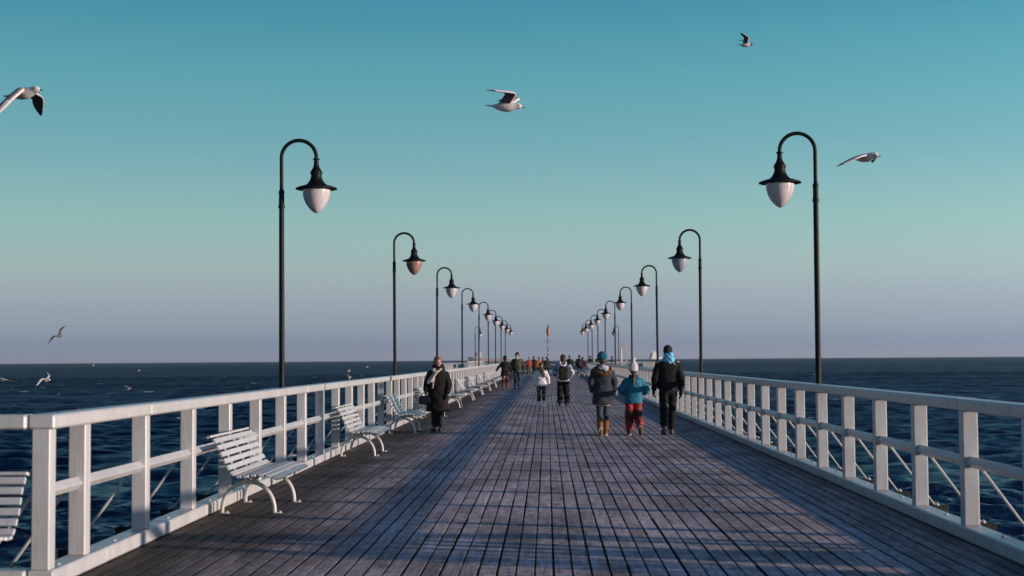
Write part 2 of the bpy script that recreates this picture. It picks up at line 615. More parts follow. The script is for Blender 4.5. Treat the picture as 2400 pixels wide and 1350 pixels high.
def build_boardwalk():
    # carrying timbers under the boards
    mb = MB()
    for x in (-3.2, -2.1, -1.05, 0, 1.05, 2.1, 3.2):
        mb.box((x, 82, -.20), (.14, 185, .22))
    k = 0
    y = -6.0
    while y < 172:
        mb.box((0, y, -.46), (7.0, .26, .29))
        y += 6.52
    for sx in (-1, 1):
        mb.box((sx * 6.3, 1.5, -.20), (5.2, 16.6, .2))
        mb.box((sx * 6.6, 131.75, -.20), (5.8, 13.6, .2))
        mb.box((sx * 5.7, 158.5, -.20), (4.2, 27.2, .2))
    root = put('boardwalk', mb.mesh('boardwalk', DARKWOOD, smooth=False))
    tag(root, kind='structure')
    # boards
    near, far = [], []
    for c in range(52):
        x = -3.62 + PITCH * (c + .5)
        off = random.choice([0, 1.63, 3.26]) + random.uniform(-.03, .03)
        y = -7.0 + off - 5
        while y < 172:
            L = PL if random.random() > .15 else PL * .65
            (near if (y + L > 9.9 and y < 34.2) else far).append((x, y, L))
            y += L
    near.sort(key=lambda p: p[1] if p[1] > 9 else 9)
    far += near[300:]
    near = near[:300]
    vari = {}
    for L in (PL, PL * .65):
        vari[L] = [plank_mesh(L - .0016, PW, wob=.0018) for _ in range(4)]
    for x, y, L in near:
        o = put('plank', random.choice(vari[L]), root, (x + random.gauss(0, .0012), y, random.gauss(0, .0007)))
        o.rotation_euler = (random.gauss(0, .0001), random.gauss(0, .004), random.gauss(0, .0004))
    # all the farther boards as one piece of real geometry
    x0, y0, ln = (np.array(v) for v in zip(*far))
    extra = []
    for sx in (-1, 1):
        for c in range(40):
            extra.append((sx * (3.62 + PITCH * (c + .5)), -7, 16.9))
            extra.append((sx * (3.62 + PITCH * (c + .5)), 125.0, 13.6))
        for c in range(29):
            extra.append((sx * (3.62 + PITCH * (c + .5)), 145.0, 27.2))
    ex, ey, el = (np.array(v) for v in zip(*extra))
    x0 = np.concatenate([x0, ex]); y0 = np.concatenate([y0, ey]); ln = np.concatenate([ln, el])
    n = len(x0)
    zz = RNG.normal(0, .0007, n)
    w = PW / 2 + RNG.normal(0, .0008, n)
    V = np.zeros((n, 8, 3))
    for i, (a, bb, cc) in enumerate([(-1, 0, -.045), (1, 0, -.045), (1, 1, -.045), (-1, 1, -.045), (-1, 0, 0), (1, 0, 0), (1, 1, 0), (-1, 1, 0)]):
        V[:, i, 0] = x0 + a * w
        V[:, i, 1] = y0 + bb * (ln - .006)
        V[:, i, 2] = zz + cc
    base = np.array([(4, 5, 6, 7), (0, 3, 2, 1), (0, 1, 5, 4), (1, 2, 6, 5), (2, 3, 7, 6), (3, 0, 4, 7)])
    F = (base[None] + (np.arange(n) * 8)[:, None, None]).reshape(-1, 4)
    me = fast_mesh('planks', V.reshape(-1, 3), F, DECK)
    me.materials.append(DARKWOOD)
    me.polygons.foreach_set('material_index', np.tile(np.array([0, 1, 1, 1, 1, 1], np.int32), n))  # gap shade painted on sides, ends and undersides here too
    o = put('planks', me, root)
    o['kind'] = 'stuff'
    # outrigger beams that stick out under every fence post, and piles in the water
    bm = MB().box((0, 0, 0), (.95, .15, .15), ch=.006).mesh('beam', DARKWOOD, smooth=False)
    for k in range(-1, 71):
        y = POST0 + BAY * k
        for sx in (-1, 1):
            put('beam', bm, root, (sx * (3.18 + .62), y, -.125))
    pile = MB().lathe([(.17, -7), (.17, -.6)], 14).mesh('pile', DARKWOOD)
    y = -6.0
    while y < 172:
        for sx in (-1, 0, 1):
            put('pile', pile, root, (sx * 2.9, y, 0))
        y += 6.52
    return root


build_boardwalk()

# ------------------------------------------------------------------ fences
POST_D = {}


def shared(key, fn):
    if key not in POST_D:
        POST_D[key] = fn()
    return POST_D[key]


def post_mesh(h):
    def f():
        mb = MB().box((0, 0, .12 + (h - .22) / 2), (.125, .13, h - .22), ch=.008)
        return mb.mesh('post', WHITE, smooth=False)
    return shared(('post', h), f)


def rail_mesh(L, h):
    def f():
        mb = MB().box((L / 2, 0, h - .05), (L - .005, .185, .10), ch=.013)
        return mb.mesh('handrail', WHITE, smooth=False)
    return shared(('rail', round(L, 3), h), f)


def mid_mesh(L, z):
    def f():
        r45 = Matrix.Rotation(rad(45), 3, 'X')
        mb = MB().box((L / 2, 0, z), (L, .074, .074), r45, ch=.006)
        return mb.mesh('mid_rail', WHITE, smooth=False)
    return shared(('mid', round(L, 3), z), f)


def kick_mesh(L):
    def f():
        mb = MB().box((L / 2, 0, .062), (L - .007, .185, .115), ch=.012)
        n = max(1, int(round(L / .8)))
        for i in range(n):
            x = L * (i + .5) / n
            mb.lathe([(.019, .118), (.019, .124), (.012, .130), (.002, .132)], 8, (x, .01 if i % 2 else -.02, 0))
        return mb.mesh('kick_board', WHITE, smooth=False)
    return shared(('kick', round(L, 3)), f)


def brace_mesh(side):
    def f():
        p0, p1 = (0, side * .06, .66), (0, side * .565, -.035)
        mb = MB().tube([p0, p1, (0, side * .625, -.045)], .0125, 8)
        mb.lathe([(.028, -.052), (.028, -.042), (.012, -.03), (.012, -.02)], 8, (0, side * .60, 0))
        return mb.mesh('brace', STEEL)
    return shared(('brace', side), f)


def fence(label, p0, p1, stations, h=1.20, brace=0, first=True, last=True, rail_every=5, group='white fences along the pier'):
    """posts at the given distances along p0->p1; brace = +1/-1 puts steel struts on that side"""
    a, b = Vector(p0), Vector(p1)
    L = (b - a).length
    rz = math.atan2(b.y - a.y, b.x - a.x)
    root = tag(empty('fence', a, rz), label, 'fence', group)
    st = sorted(stations)
    for i, s in enumerate(st):
        if (i == 0 and not first) or (i == len(st) - 1 and not last):
            continue
        o = put('post', post_mesh(h), root, (s, 0, 0))
        o.rotation_euler = (random.gauss(0, .002), random.gauss(0, .002), random.gauss(0, .006))
        if brace:
            put('brace', brace_mesh(brace), root, (s, 0, 0))
    for s0, s1 in zip(st, st[1:]):
        put('mid_rail', mid_mesh(s1 - s0 - .12, h - .54), root, (s0 + .06, 0, 0))
    cuts = [0.0] + [s for i, s in enumerate(st) if 0 < i < len(st) - 1 and i % rail_every == 2] + [L]
    for s0, s1 in zip(cuts, cuts[1:]):
        o = put('handrail', rail_mesh(s1 - s0, h), root, (s0, random.gauss(0, .0015), random.gauss(0, .0012)))
    cuts = [0.0] + [s + .4 for i, s in enumerate(st) if 0 < i < len(st) - 1 and i % 2 == 1] + [L]
    for s0, s1 in zip(cuts, cuts[1:]):
        put('kick_board', kick_mesh(s1 - s0), root, (s0, random.gauss(0, .0015), 0))
    return root


YC = 9.95
stat = [0.065] + [POST0 + BAY * k - YC + .065 for k in range(70)]
YEND = 125.0
stat = [s for s in stat if s < YEND - YC] + [YEND - YC]
fence('long white fence with benches standing against it, left side of the pier', (-FX, YC - .065, 0), (-FX, YEND, 0), stat, brace=1)
fence('long white fence whose inner side is in blue shade, right side of the pier', (FX, YC - .065, 0), (FX, YEND, 0), stat, brace=-1)
cs = [1.6, 3.2, 4.8, 5.55]
fence('short white cross rail behind the cut-off bench at lower left', (-FX - .095, YC, 0), (-9.2, YC, 0), cs, first=True)
fence('short white cross rail at the near right corner of the pier', (FX + .095, YC, 0), (9.2, YC, 0), cs, first=True)
# widened platform and pier head
for sx, sd in ((-1, 'left'), (1, 'right')):
    n = 4
    fence('white front fence of the widened platform, %s of the pier' % sd, (sx * (FX + .1), 125, 0), (sx * 9.35, 125, 0),
          [.07 + (5.65 - .07) * i / n for i in range(n)] + [5.6], group='white fences of the pier head')
    fence('white end fence of the widened platform, far %s side' % sd, (sx * 9.35, 125.1, 0), (sx * 9.35, 138.5, 0),
          [.1 + 13.2 * i / 8 for i in range(9)], group='white fences of the pier head')
    fence('white back fence of the widened platform, %s of the pier' % sd, (sx * 9.25, 138.5, 0), (sx * 7.85, 138.5, 0),
          [.05, 1.3], group='white fences of the pier head')
    fence('taller white side fence of the pier head, %s side' % sd, (sx * 7.75, 139.0, 0), (sx * 7.75, 171.8, 0),
          [.05 + 1.635 * i for i in range(21)], h=1.34, group='white fences of the pier head')
fence('white open fence across the far end of the pier behind the crowd', (-7.6, 171.8, 0), (7.6, 171.8, 0),
      [.05 + 15.1 * i / 8 for i in range(9)], h=1.34, group='white fences of the pier head')

# ------------------------------------------------------------------ benches
PROFILE = [(.00, .795), (.03, .802), (.062, .788), (.10, .735), (.135, .665), (.17, .59), (.205, .515), (.245, .445), (.30, .402),
           (.37, .398), (.45, .412), (.53, .418), (.60, .412), (.66, .398), (.72, .372)]


def prof_at(t):
    """point and tangent on the seat profile at arc length t"""
    P = [Vector((x, 0, z)) for x, z in PROFILE]
    for a, b in zip(P, P[1:]):
        d = (b - a).length
        if t <= d:
            return a.lerp(b, t / d), (b - a).normalized()
        t -= d
    return P[-1], (P[-1] - P[-2]).normalized()


PROF_LEN = sum((Vector((x1, z1)) - Vector((x0, z0))).length for (x0, z0), (x1, z1) in zip(PROFILE, PROFILE[1:]))


def make_bench():
    root = empty('park_bench', (0, 0, 0))
    n, L = 13, 1.82
    slat = MB().box((0, 0, 0), (.052, L, .024), ch=.004).mesh('slat', WHITE, smooth=False)
    for i in range(n):
        p, t = prof_at(PROF_LEN * (i + .35) / (n - .3))
        ang = math.atan2(t.z, t.x)
        o = put('slat', slat, root, (p.x, random.gauss(0, .003), p.z))
        o.rotation_euler = (0, -ang, 0)
    for y in (-.565, 0, .565):
        pts = []
        for i in range(27):
            p, t = prof_at(PROF_LEN * (.02 + .96 * i / 26))
            nrm = Vector((-t.z, 0, t.x))
            if nrm.z < 0 and t.x > 0:
                nrm = -nrm
            q = p - nrm * .027
            pts.append((q.x, y, q.z))
        put('curved_support', MB().tube(pts, .015, 8).mesh('curved_support', STEEL), root)
    for y in (-.565, .565):
        pts = [(.355 - .272 * math.cos(a), y, .01 + .315 * math.sin(a) ** .9) for a in [math.pi * i / 22 for i in range(23)]]
        lg = MB().tube(pts, .0215, 12)
        for x in (.083, .627):
            lg.box((x + .03, y, .007), (.09, .05, .010), ch=.003)
            lg.lathe([(.012, .012), (.012, .024), (.004, .028)], 8, (x + .055, y, 0))
        lg.tube([(.33, y, .315), (.33, y, .40)], .016, 8)
        lg.tube([(.43, y, .312), (.43, y, .41)], .016, 8)
        put('leg', lg.mesh('leg', STEEL), root)
    return root


BG = 'white slatted benches along the pier'
bench0 = make_bench()
BX = -3.47
bspots = [(15.2, 'white slatted bench nearest the camera along the left fence'),
          (23.7, 'second white slatted bench from the camera along the left fence'),
          (30.75, 'white slatted bench mostly hidden behind the woman in the long dark coat'),
          (38.3, 'white slatted bench just beyond the woman in the long dark coat'),
          (46.3, 'fifth white slatted bench from the camera along the left fence'),
          (54.1, 'sixth white slatted bench from the camera along the left fence'),
          (62.0, 'seventh white slatted bench from the camera along the left fence'),
          (70.4, 'white slatted bench next to the person in red trousers'),
          (78.8, 'white slatted bench farthest along the left fence, beyond the capped man')]
for i, (y, lb) in enumerate(bspots):
    o = bench0 if i == 0 else copy_tree(bench0)
    o.location = (BX, y, 0)
    tag(o, lb, 'bench', BG)
for (x, y, rz, lb) in [(-4.52, 9.78, rad(-90), 'white slatted bench cut off by the left edge of the picture'),
                       (4.75, 9.78, rad(-90), 'white slatted bench against the near right cross rail'),
                       (7.3, 9.78, rad(-90), 'white slatted bench farther out on the near right cross rail'),
                       (3.47, 58.9, rad(180), 'white slatted bench on the right, half hidden by the child in teal'),
                       (3.47, 120.6, rad(203), 'white slatted bench by the far end of the right fence')]:
    o = copy_tree(bench0)
    o.location = (x, y, 0)
    o.rotation_euler = (0, 0, rz)
    tag(o, lb, 'bench', BG)

# ------------------------------------------------------------------ lamps
LAMP = {}


def make_lamp():
    root = empty('street_lamp', (0, 0, 0))
    pole = MB()
    pole.lathe([(.075, -.16), (.075, -.02), (.05, .04), (.041, .12), (.037, 3.70), (.037, 3.72), (.047, 3.725), (.047, 3.76),
                (.040, 3.765), (.038, 3.93), (.043, 3.935), (.043, 3.96), (.028, 3.99), (.0275, 4.05)], 16)
    put('pole', pole.mesh('pole', LAMPIRON), root)
    r = .247
    pts = [(0, 0, 4.0), (0, 0, 4.2), (0, 0, 4.36)]
    pts += [(r - r * math.cos(a), 0, 4.44 + r * math.sin(a)) for a in [math.pi * i / 26 for i in range(27)]]
    pts += [(2 * r, 0, 4.40)]
    arm = MB().tube(pts, .027, 12)
    arm.lathe([(.026, 4.43), (.050, 4.425), (.050, 4.412), (.030, 4.40), (.034, 4.37), (.024, 4.36)], 16, (2 * r, 0, 0))
    put('arm', arm.mesh('arm', LAMPIRON), root)
    cap = MB().lathe([(.002, 4.41), (.034, 4.40), (.036, 4.34), (.046, 4.30), (.068, 4.262), (.085, 4.236), (.088, 4.218), (.078, 4.20),
                      (.076, 4.17), (.086, 4.13), (.112, 4.085), (.148, 4.048), (.20, 4.036), (.272, 4.012), (.294, 4.000),
                      (.296, 3.988), (.282, 3.984), (.205, 4.002), (.002, 4.012)], 40, (2 * r, 0, 0))
    cm = put('lamp_shade', cap.mesh('lamp_shade', LAMPIRON, ang=50), root)
    g = [(.002, 3.995)]
    for i in range(1, 17):
        t = i / 16
        zz = 3.995 - .353 * t
        rr = .199 * (1 - t ** 2.15) ** .72
        g.append((max(rr, .003), zz))
    g[1] = (.198, 3.985)
    put('globe', MB().lathe(g, 36, (2 * r, 0, 0)).mesh('globe', GLOBE, ang=80), root)
    return root


lamp0 = make_lamp()
first = True
ORD = ['nearest', 'second', 'third', 'fourth', 'fifth', 'sixth', 'seventh', 'eighth', 'farthest']


def place_lamp(x, y, flip, label, globe=None, rz=0.0):
    global first
    o = lamp0 if first else copy_tree(lamp0)
    first = False
    o.location = (x, y, 0)
    o.rotation_euler = (random.gauss(0, .004), random.gauss(0, .004), (math.pi if flip else 0) + rz)
    tag(o, label, 'street lamp', 'acorn globe lamps along the pier')
    if globe:
        for ch in o.children:
            if ch.name.startswith('globe'):
                ch.data = ch.data.copy()
                ch.data.materials[0] = globe
    return o


for k in range(9):
    y = (20.0, 35.0, 48.4, 63.0, 78.2, 91.4, 104.2, 117.0, 129.5)[k]
    lb = '%s lamp post from the camera in the left row, dark pole with acorn globe' % ORD[k]
    if k == 1:
        lb = 'second lamp post in the left row, its acorn globe looking brown'
    place_lamp(-3.77, y, False, lb, GLOBE_BROWN if k == 1 else None, random.gauss(0, .02))
    lb = '%s lamp post from the camera in the right row, dark pole with acorn globe' % ORD[k]
    if k == 1:
        lb = 'second lamp post in the right row, its acorn globe looking blue grey'
    place_lamp(3.72, y - .15, True, lb, GLOBE_SHADED if k == 1 else None, random.gauss(0, .02))
place_lamp(-6.95, 138.2, False, 'small far lamp post standing apart left of the left row')
place_lamp(6.95, 138.2, True, 'small far lamp post standing apart right of the right row', rz=.35)

# ------------------------------------------------------------------ beacon, notice board, marker post
bm_ = tag(empty('beacon', (.16, 171.0, 0)), 'slim dark beacon mast with a red lantern at the end of the pier', 'beacon')
STRIPE = pmat('mottled_mast_paint', (.02, .022, .024), (.55, .53, .52), .5, (3, 3, 6), 3, lo=.52, hi=.56)
MASTDK = pmat('dark_mast_steel', (.03, .032, .035), (.05, .05, .05), .5)
put('mast', MB().lathe([(.22, 0), (.22, .1), (.085, .14), (.07, 4.42)], 16).mesh('mast', STRIPE), bm_)
put('crossbar', MB().box((0, 0, 3.68), (.70, .05, .05), ch=.006).box((0, 0, 3.62), (.2, .2, .03)).mesh('crossbar', MASTDK, smooth=False), bm_)
put('lantern', MB().lathe([(.13, 4.38), (.19, 4.42), (.19, 5.10), (.13, 5.16)], 20).mesh('lantern', REDPAINT), bm_)
put('lantern_top', MB().lathe([(.09, 5.15), (.10, 5.36), (.12, 5.38), (.07, 5.50), (.015, 5.56), (.012, 5.66)], 16).mesh(
    'lantern_top', pmat('dark_red_glass', (.14, .03, .03), (.08, .02, .02), .3)), bm_)
rg = MB()
for i in range(10):
    rg.box((0, -.10, .5 + .33 * i), (.24, .02, .02))
put('rung', rg.mesh('rung', MASTDK, smooth=False), bm_)['kind'] = 'stuff'

nb = tag(empty('notice_board', (6.95, 128, 0)), 'tall white notice board on two legs behind the right fence', 'notice board')
put('panel', MB().box((0, 0, 2.45), (.44, .06, 1.26), ch=.01).mesh('panel', STEEL, smooth=False), nb)
for x in (-.19, .19):
    put('leg', MB().box((x, .045, 1.28), (.06, .03, 2.5), ch=.005).mesh('leg', STEEL, smooth=False), nb)
mp_ = tag(put('marker_post', MB().lathe([(.10, 0), (.10, .05), (.075, .07), (.07, 2.28), (.06, 2.36), (.01, 2.40)], 14).mesh('marker_post', STEEL),
              None, (6.62, 127.4, 0)), 'white round marker post just left of the notice board', 'post')

# ------------------------------------------------------------------ ships on the horizon
def hull(mb, x0, x1, z0, z1, w, bow=.12, sheer=3.0):
    rings = []
    n = 14
    for i in range(n + 1):
        t = i / n
        x = x0 + (x1 - x0) * t
        f = min(1, (1 - t) / bow) ** .6 if t > 1 - bow else 1
        f *= min(1, .75 + t * 4)
        zt = z1 + sheer * max(0, (t - .82) / .18) ** 2
        hw = max(w / 2 * f, .3)
        rings.append([(x, -hw * .9, z0), (x, hw * .9, z0), (x, hw, zt), (x, -hw, zt)])
    mb.rings(rings)


def ship_z(d):
    return WATER_Z - d * d / (2 * REARTH)


HPINK = pmat('red_hull_paint', (.42, .24, .22), (.36, .21, .2), .6, (.05, .05, .2))
HTEAL = pmat('teal_hull_paint', (.30, .42, .44), (.26, .38, .40), .6, (.05, .05, .2))
HCREAM = pmat('cream_ship_paint', (.72, .60, .54), (.66, .55, .5), .6, (.1, .1, .3))
HWHITE = pmat('white_ship_paint', (.50, .50, .50), (.44, .44, .44), .6, (.1, .1, .3))
d = 5600.0
sh = tag(empty('cargo_ship', (-218, d, ship_z(d)), math.pi + .12), 'hazy tanker with pink waterline on the horizon left of centre', 'ship')
mb = MB(); hull(mb, -88, 90, -2, 6.0, 27); put('lower_hull', mb.mesh('lower_hull', HPINK), sh)
mb = MB(); hull(mb, -88, 91.5, 6.0, 11.5, 27.4, sheer=4); put('hull', mb.mesh('hull', HTEAL), sh)
put('superstructure', MB().box((46, 0, 17), (20, 24, 11)).box((46, 0, 26.5), (15, 26, 8)).box((44, 0, 33), (9, 16, 5)).mesh('superstructure', HCREAM, False), sh)
put('funnel', MB().box((60, 0, 24), (6, 6, 14)).mesh('funnel', HPINK, False), sh)
put('mast', MB().tube([(45, 0, 35), (45, 0, 43)], .5, 6).mesh('mast', HCREAM), sh)
put('deck_gear', MB().box((-20, 0, 13), (90, 5, 2.2)).tube([(-5, -4, 11), (-5, -4, 21)], .6, 6).tube([(-5, 4, 11), (-5, 4, 21)], .6, 6).mesh('deck_gear', HTEAL, False), sh)
d = 7200.0
sh = tag(empty('cargo_ship', (548, d, ship_z(d)), .5), 'pale ship with a tall white bridge on the horizon right of centre', 'ship')
mb = MB(); hull(mb, -30, 75, -2, 11, 24, sheer=5); put('hull', mb.mesh('hull', HWHITE), sh)
put('superstructure', MB().box((-12, 0, 18), (26, 22, 15)).box((-10, 0, 30), (19, 21, 10)).box((-8, 0, 38), (11, 15, 6)).mesh('superstructure', HWHITE, False), sh)
put('funnel', MB().box((-22, 0, 34), (7, 7, 12)).mesh('funnel', HCREAM, False), sh)
put('mast', MB().tube([(-8, 0, 40), (-8, 0, 50)], .6, 6).tube([(50, 0, 12), (50, 0, 25)], .6, 6).mesh('mast', HWHITE), sh)

# ------------------------------------------------------------------ gulls
G_WHITE = pmat('gull_white', (.66, .60, .57), (.58, .52, .49), .8, (40, 40, 40), obj=True)
G_GREY = pmat('gull_grey', (.23, .235, .25), (.18, .185, .20), .8, (40, 40, 40), obj=True)
G_DARK = pmat('gull_dark', (.02, .018, .018), (.035, .03, .03), .7, (40, 40, 40), obj=True)
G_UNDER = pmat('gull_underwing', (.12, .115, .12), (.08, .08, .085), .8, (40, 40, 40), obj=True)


def make_gull(name, right, left, head_pitch=0.0, hood=False):
    """one continuous bird; right/left = (inner dihedral, outer dihedral, inner sweep, outer sweep) in degrees; flies along +x"""
    mb = MB()
    # trunk
    S = [(-.215, .034, .004, .006), (-.15, .026, .010, .004), (-.10, .038, .032, 0), (-.04, .054, .05, 0), (.03, .056, .055, 0), (.085, .045, .046, .006),
         (.118, .033, .036, .014), (.142, .032, .034, .019), (.165, .029, .03, .018), (.182, .016, .017, .013), (.190, .008, .009, .010)]
    rings = []
    for x, ry, rz_, zc in S:
        rings.append([(x, ry * math.cos(2 * math.pi * j / 14), zc + rz_ * math.sin(2 * math.pi * j / 14)) for j in range(14)])
    mb.mi = 0
    mb.rings(rings)
    if hood:
        mb.mi = 2
        mb.ell((.152, 0, .02), (.036, .034, .036), nu=12, nv=8)
    mb.mi = 2
    mb.tube([(.184, 0, .011), (.205, 0, .007), (.226, 0, -.002)], [.0075, .006, .002], 8)
    for sy in (-1, 1):
        mb.ell((.163, sy * .0265, .026), (.005, .004, .005), nu=8, nv=6)
        mb.ell((.146, sy * .031, .02), (.005, .004, .008), nu=8, nv=6)

    def wing(sy, d1, d2, s1, s2):
        n = 13
        pos = Vector((.0, sy * .03, .028))
        secs = []
        step = .515 / (n - 1)
        for i in range(n):
            t = i / (n - 1)
            w = min(1, max(0, (t - .36) / .14))
            dih = rad(d1 * (1 - w) + d2 * w)
            sw = rad(s1 * (1 - w) + s2 * w)
            if i:
                dr_ = Vector((-math.sin(sw), sy * math.cos(sw) * math.cos(dih), math.cos(sw) * math.sin(dih)))
                pos = pos + dr_ * step
            chord = .135 * (1 - .10 * t) if t < .45 else .129 * (1 - ((t - .45) / .55) ** 1.7) + .012
            nrm = Vector((0, -sy * math.sin(dih), math.cos(dih)))
            cd = Vector((1, 0, 0))
            th = .016 * (1 - t) + .004
            le = pos + cd * chord * .42
            ring = []
            for u, h in ((0, 0), (.12, .75), (.4, 1), (.75, .6), (1, .08), (.75, .1), (.4, -.1), (.12, -.4)):
                camber = .10 * chord * math.sin(math.pi * u)
                ring.append(le - cd * chord * u + nrm * (h * th + camber))
            secs.append(ring)
        for i in range(n - 1):
            t = (i + .5) / (n - 1)
            for j in range(8):
                k = (j + 1) % 8
                if t > .86:
                    mi = 2
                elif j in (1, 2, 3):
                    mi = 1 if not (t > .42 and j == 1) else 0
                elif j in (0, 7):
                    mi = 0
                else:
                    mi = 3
                q = [secs[i][j], secs[i + 1][j], secs[i + 1][k], secs[i][k]]
                if sy < 0:
                    q.reverse()
                mb.add(q, [(0, 1, 2, 3)], mi)
        mb.add(secs[-1], [tuple(range(8))], 2)
        mb.add(secs[0], [tuple(range(8))], 0)
    wing(-1, *right)
    wing(1, *left)
    me = mb.mesh(name, [G_WHITE, G_GREY, G_DARK, G_UNDER], ang=60)
    bm = bmesh.new(); bm.from_mesh(me)
    bmesh.ops.remove_doubles(bm, verts=bm.verts[:], dist=.0004)
    bmesh.ops.recalc_face_normals(bm, faces=bm.faces[:])
    bm.to_mesh(me); bm.free()
    return me


GG = 'gulls flying over the pier and the sea'


def gull(me, loc, yaw, pitch=0, roll=0, scale=1.0, label=''):
    o = put('gull', me, None, loc)
    o.rotation_euler = (Matrix.Rotation(rad(yaw), 3, 'Z') @ Matrix.Rotation(rad(-pitch), 3, 'Y') @ Matrix.Rotation(rad(roll), 3, 'X')).to_euler()
    o.scale = (scale,) * 3
    return tag(o, label, 'gull', GG)


gm_down = make_gull('gull', (-38, -58, 6, 30), (-8, -24, 4, 34))
gm_up = make_gull('gull', (34, -4, -30, 52), (36, -2, -26, 52))
gm_up2 = make_gull('gull', (42, 14, -8, 34), (40, 12, -5, 38), hood=True)
gm_glide = make_gull('gull', (-6, -26, 0, 40), (10, -22, -10, 30))
gm_sil = make_gull('gull', (38, -18, -10, 25), (38, -18, -10, 25))
gm_bank = make_gull('gull', (4, -50, -15, 10), (30, 35, 10, 50))
gull(gm_down, (-4.88, 13.0, 4.06), -20, 4, 0, 1.0, 'large gull with drooping wings flying in at the upper left edge')
gull(gm_up, (-.47, 15.5, 4.33), -8, -5, 0, .98, 'white gull with one wing raised above the middle of the pier')
gull(gm_up2, (5.09, 36, 9.50), -6, -3, 0, .98, 'small dark headed gull high up at the upper right')
gull(gm_glide, (4.24, 19, 4.21), -38, 0, 5, 1.0, 'banking gull with a long lowered wing right of the nearest right lamp')
gm_dk = gm_sil.copy()  # copy recoloured dark: silhouette shade painted into the plumage
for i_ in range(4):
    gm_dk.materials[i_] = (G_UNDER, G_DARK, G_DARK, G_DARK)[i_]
gull(gm_dk, (-16.6, 48, 2.44), 78, 0, -42, 1.0, 'dark gull silhouette with bent wings just above the left horizon')
gull(gm_sil, (-58.4, 190, 9.52), 10, 0, 0, 1.0, 'tiny dark gull speck alone in the sky at far left')
gull(gm_bank, (-14.95, 42, 1.02), -20, 0, 0, 1.05, 'pale gull with a raised and a bent wing low over the left sea')
gull(gm_glide, (-16.25, 42, 1.04), 150, 0, 8, 1.0, 'gull cut off by the left edge low over the sea')
far_g = [(gm_up2, -83.4, 260, .82, 'tiny white gull just below the left horizon, fluttering'),
         (gm_glide, -66.3, 230, .09, 'tiny white gull below the horizon between left edge and nearest left lamp'),
         (gm_up, -32.6, 110, -.59, 'tiny white gull low over the waves above the left handrail'),
         (gm_up2, -20.95, 150, .36, 'upper tiny white gull between the first two left lamps'),
         (gm_bank, -17.45, 125, .04, 'lower tiny white gull between the first two left lamps'),
         (gm_glide, -29.1, 230, .39, 'tiny gull near the horizon left of the second left lamp')]
for me, x, y, z, lb in far_g:
    gull(me, (x, y, z), random.uniform(-40, 40), 0, random.uniform(-20, 20), 1.15, lb)

# ------------------------------------------------------------------ people
TMP = bpy.data.scenes.new('tmp')


def remesh(mb, voxel, mats, name, smooth=4, fold=0.0, fscale=16.0, clampz=None, seed=0.0):
    me = bpy.data.meshes.new('tmp')
    me.from_pydata(mb.v, [], mb.f)
    o = bpy.data.objects.new('tmp', me)
    TMP.collection.objects.link(o)
    md = o.modifiers.new('r', 'REMESH'); md.mode = 'VOXEL'; md.voxel_size = voxel; md.use_smooth_shade = True
    ms = o.modifiers.new('s', 'SMOOTH'); ms.factor = .5; ms.iterations = smooth
    with bpy.context.temp_override(scene=TMP, view_layer=TMP.view_layers[0]):
        dg = bpy.context.evaluated_depsgraph_get()
        dg.update()
        out = bpy.data.meshes.new_from_object(o.evaluated_get(dg))
    out.name = name
    bpy.data.objects.remove(o)
    bpy.data.meshes.remove(me)
    n = len(out.vertices)
    if n and (fold or clampz is not None):
        co = np.zeros(n * 3, np.float32); out.vertices.foreach_get('co', co); co = co.reshape(-1, 3)
        if fold:
            nr = np.zeros(n * 3, np.float32); out.vertices.foreach_get('normal', nr); nr = nr.reshape(-1, 3)
            x, y, z = (co * fscale).T + seed
            w = (np.sin(x * 1.0 + 1.7 * np.sin(z * .9)) * np.cos(y * 1.1 + z * .8) + .6 * np.sin(2.3 * z + 1.4 * np.sin(1.9 * x + y))
                 + .4 * np.sin(3.1 * x - 2.2 * y + 2.7 * z))
            co = co + nr * (w * fold)[:, None]
        if clampz is not None:
            co[:, 2] = np.maximum(co[:, 2], clampz)
        out.vertices.foreach_set('co', co.ravel())
    out.materials.clear()
    for m in mats if isinstance(mats, (list, tuple)) else [mats]:
        out.materials.append(m)
    out.polygons.foreach_set('use_smooth', [True] * len(out.polygons))
    out.update()
    return out


def append_mb(me, mb, mat):
    """add small loose details (eyes, lips) to a finished mesh under a new material"""
    bm = bmesh.new(); bm.from_mesh(me)
    me.materials.append(mat)
    vs = [bm.verts.new(v) for v in mb.v]
    for f in mb.f:
        try:
            fc = bm.faces.new([vs[i] for i in f]); fc.material_index = len(me.materials) - 1; fc.smooth = True
        except ValueError:
            pass
    bm.to_mesh(me); bm.free()


J0 = dict(hip=(.095, 0, .92), knee=(.105, .015, .50), ankle=(.105, -.02, .09), sho=(.185, 0, 1.42), elb=(.245, -.03, 1.14), wri=(.255, .06, .89))


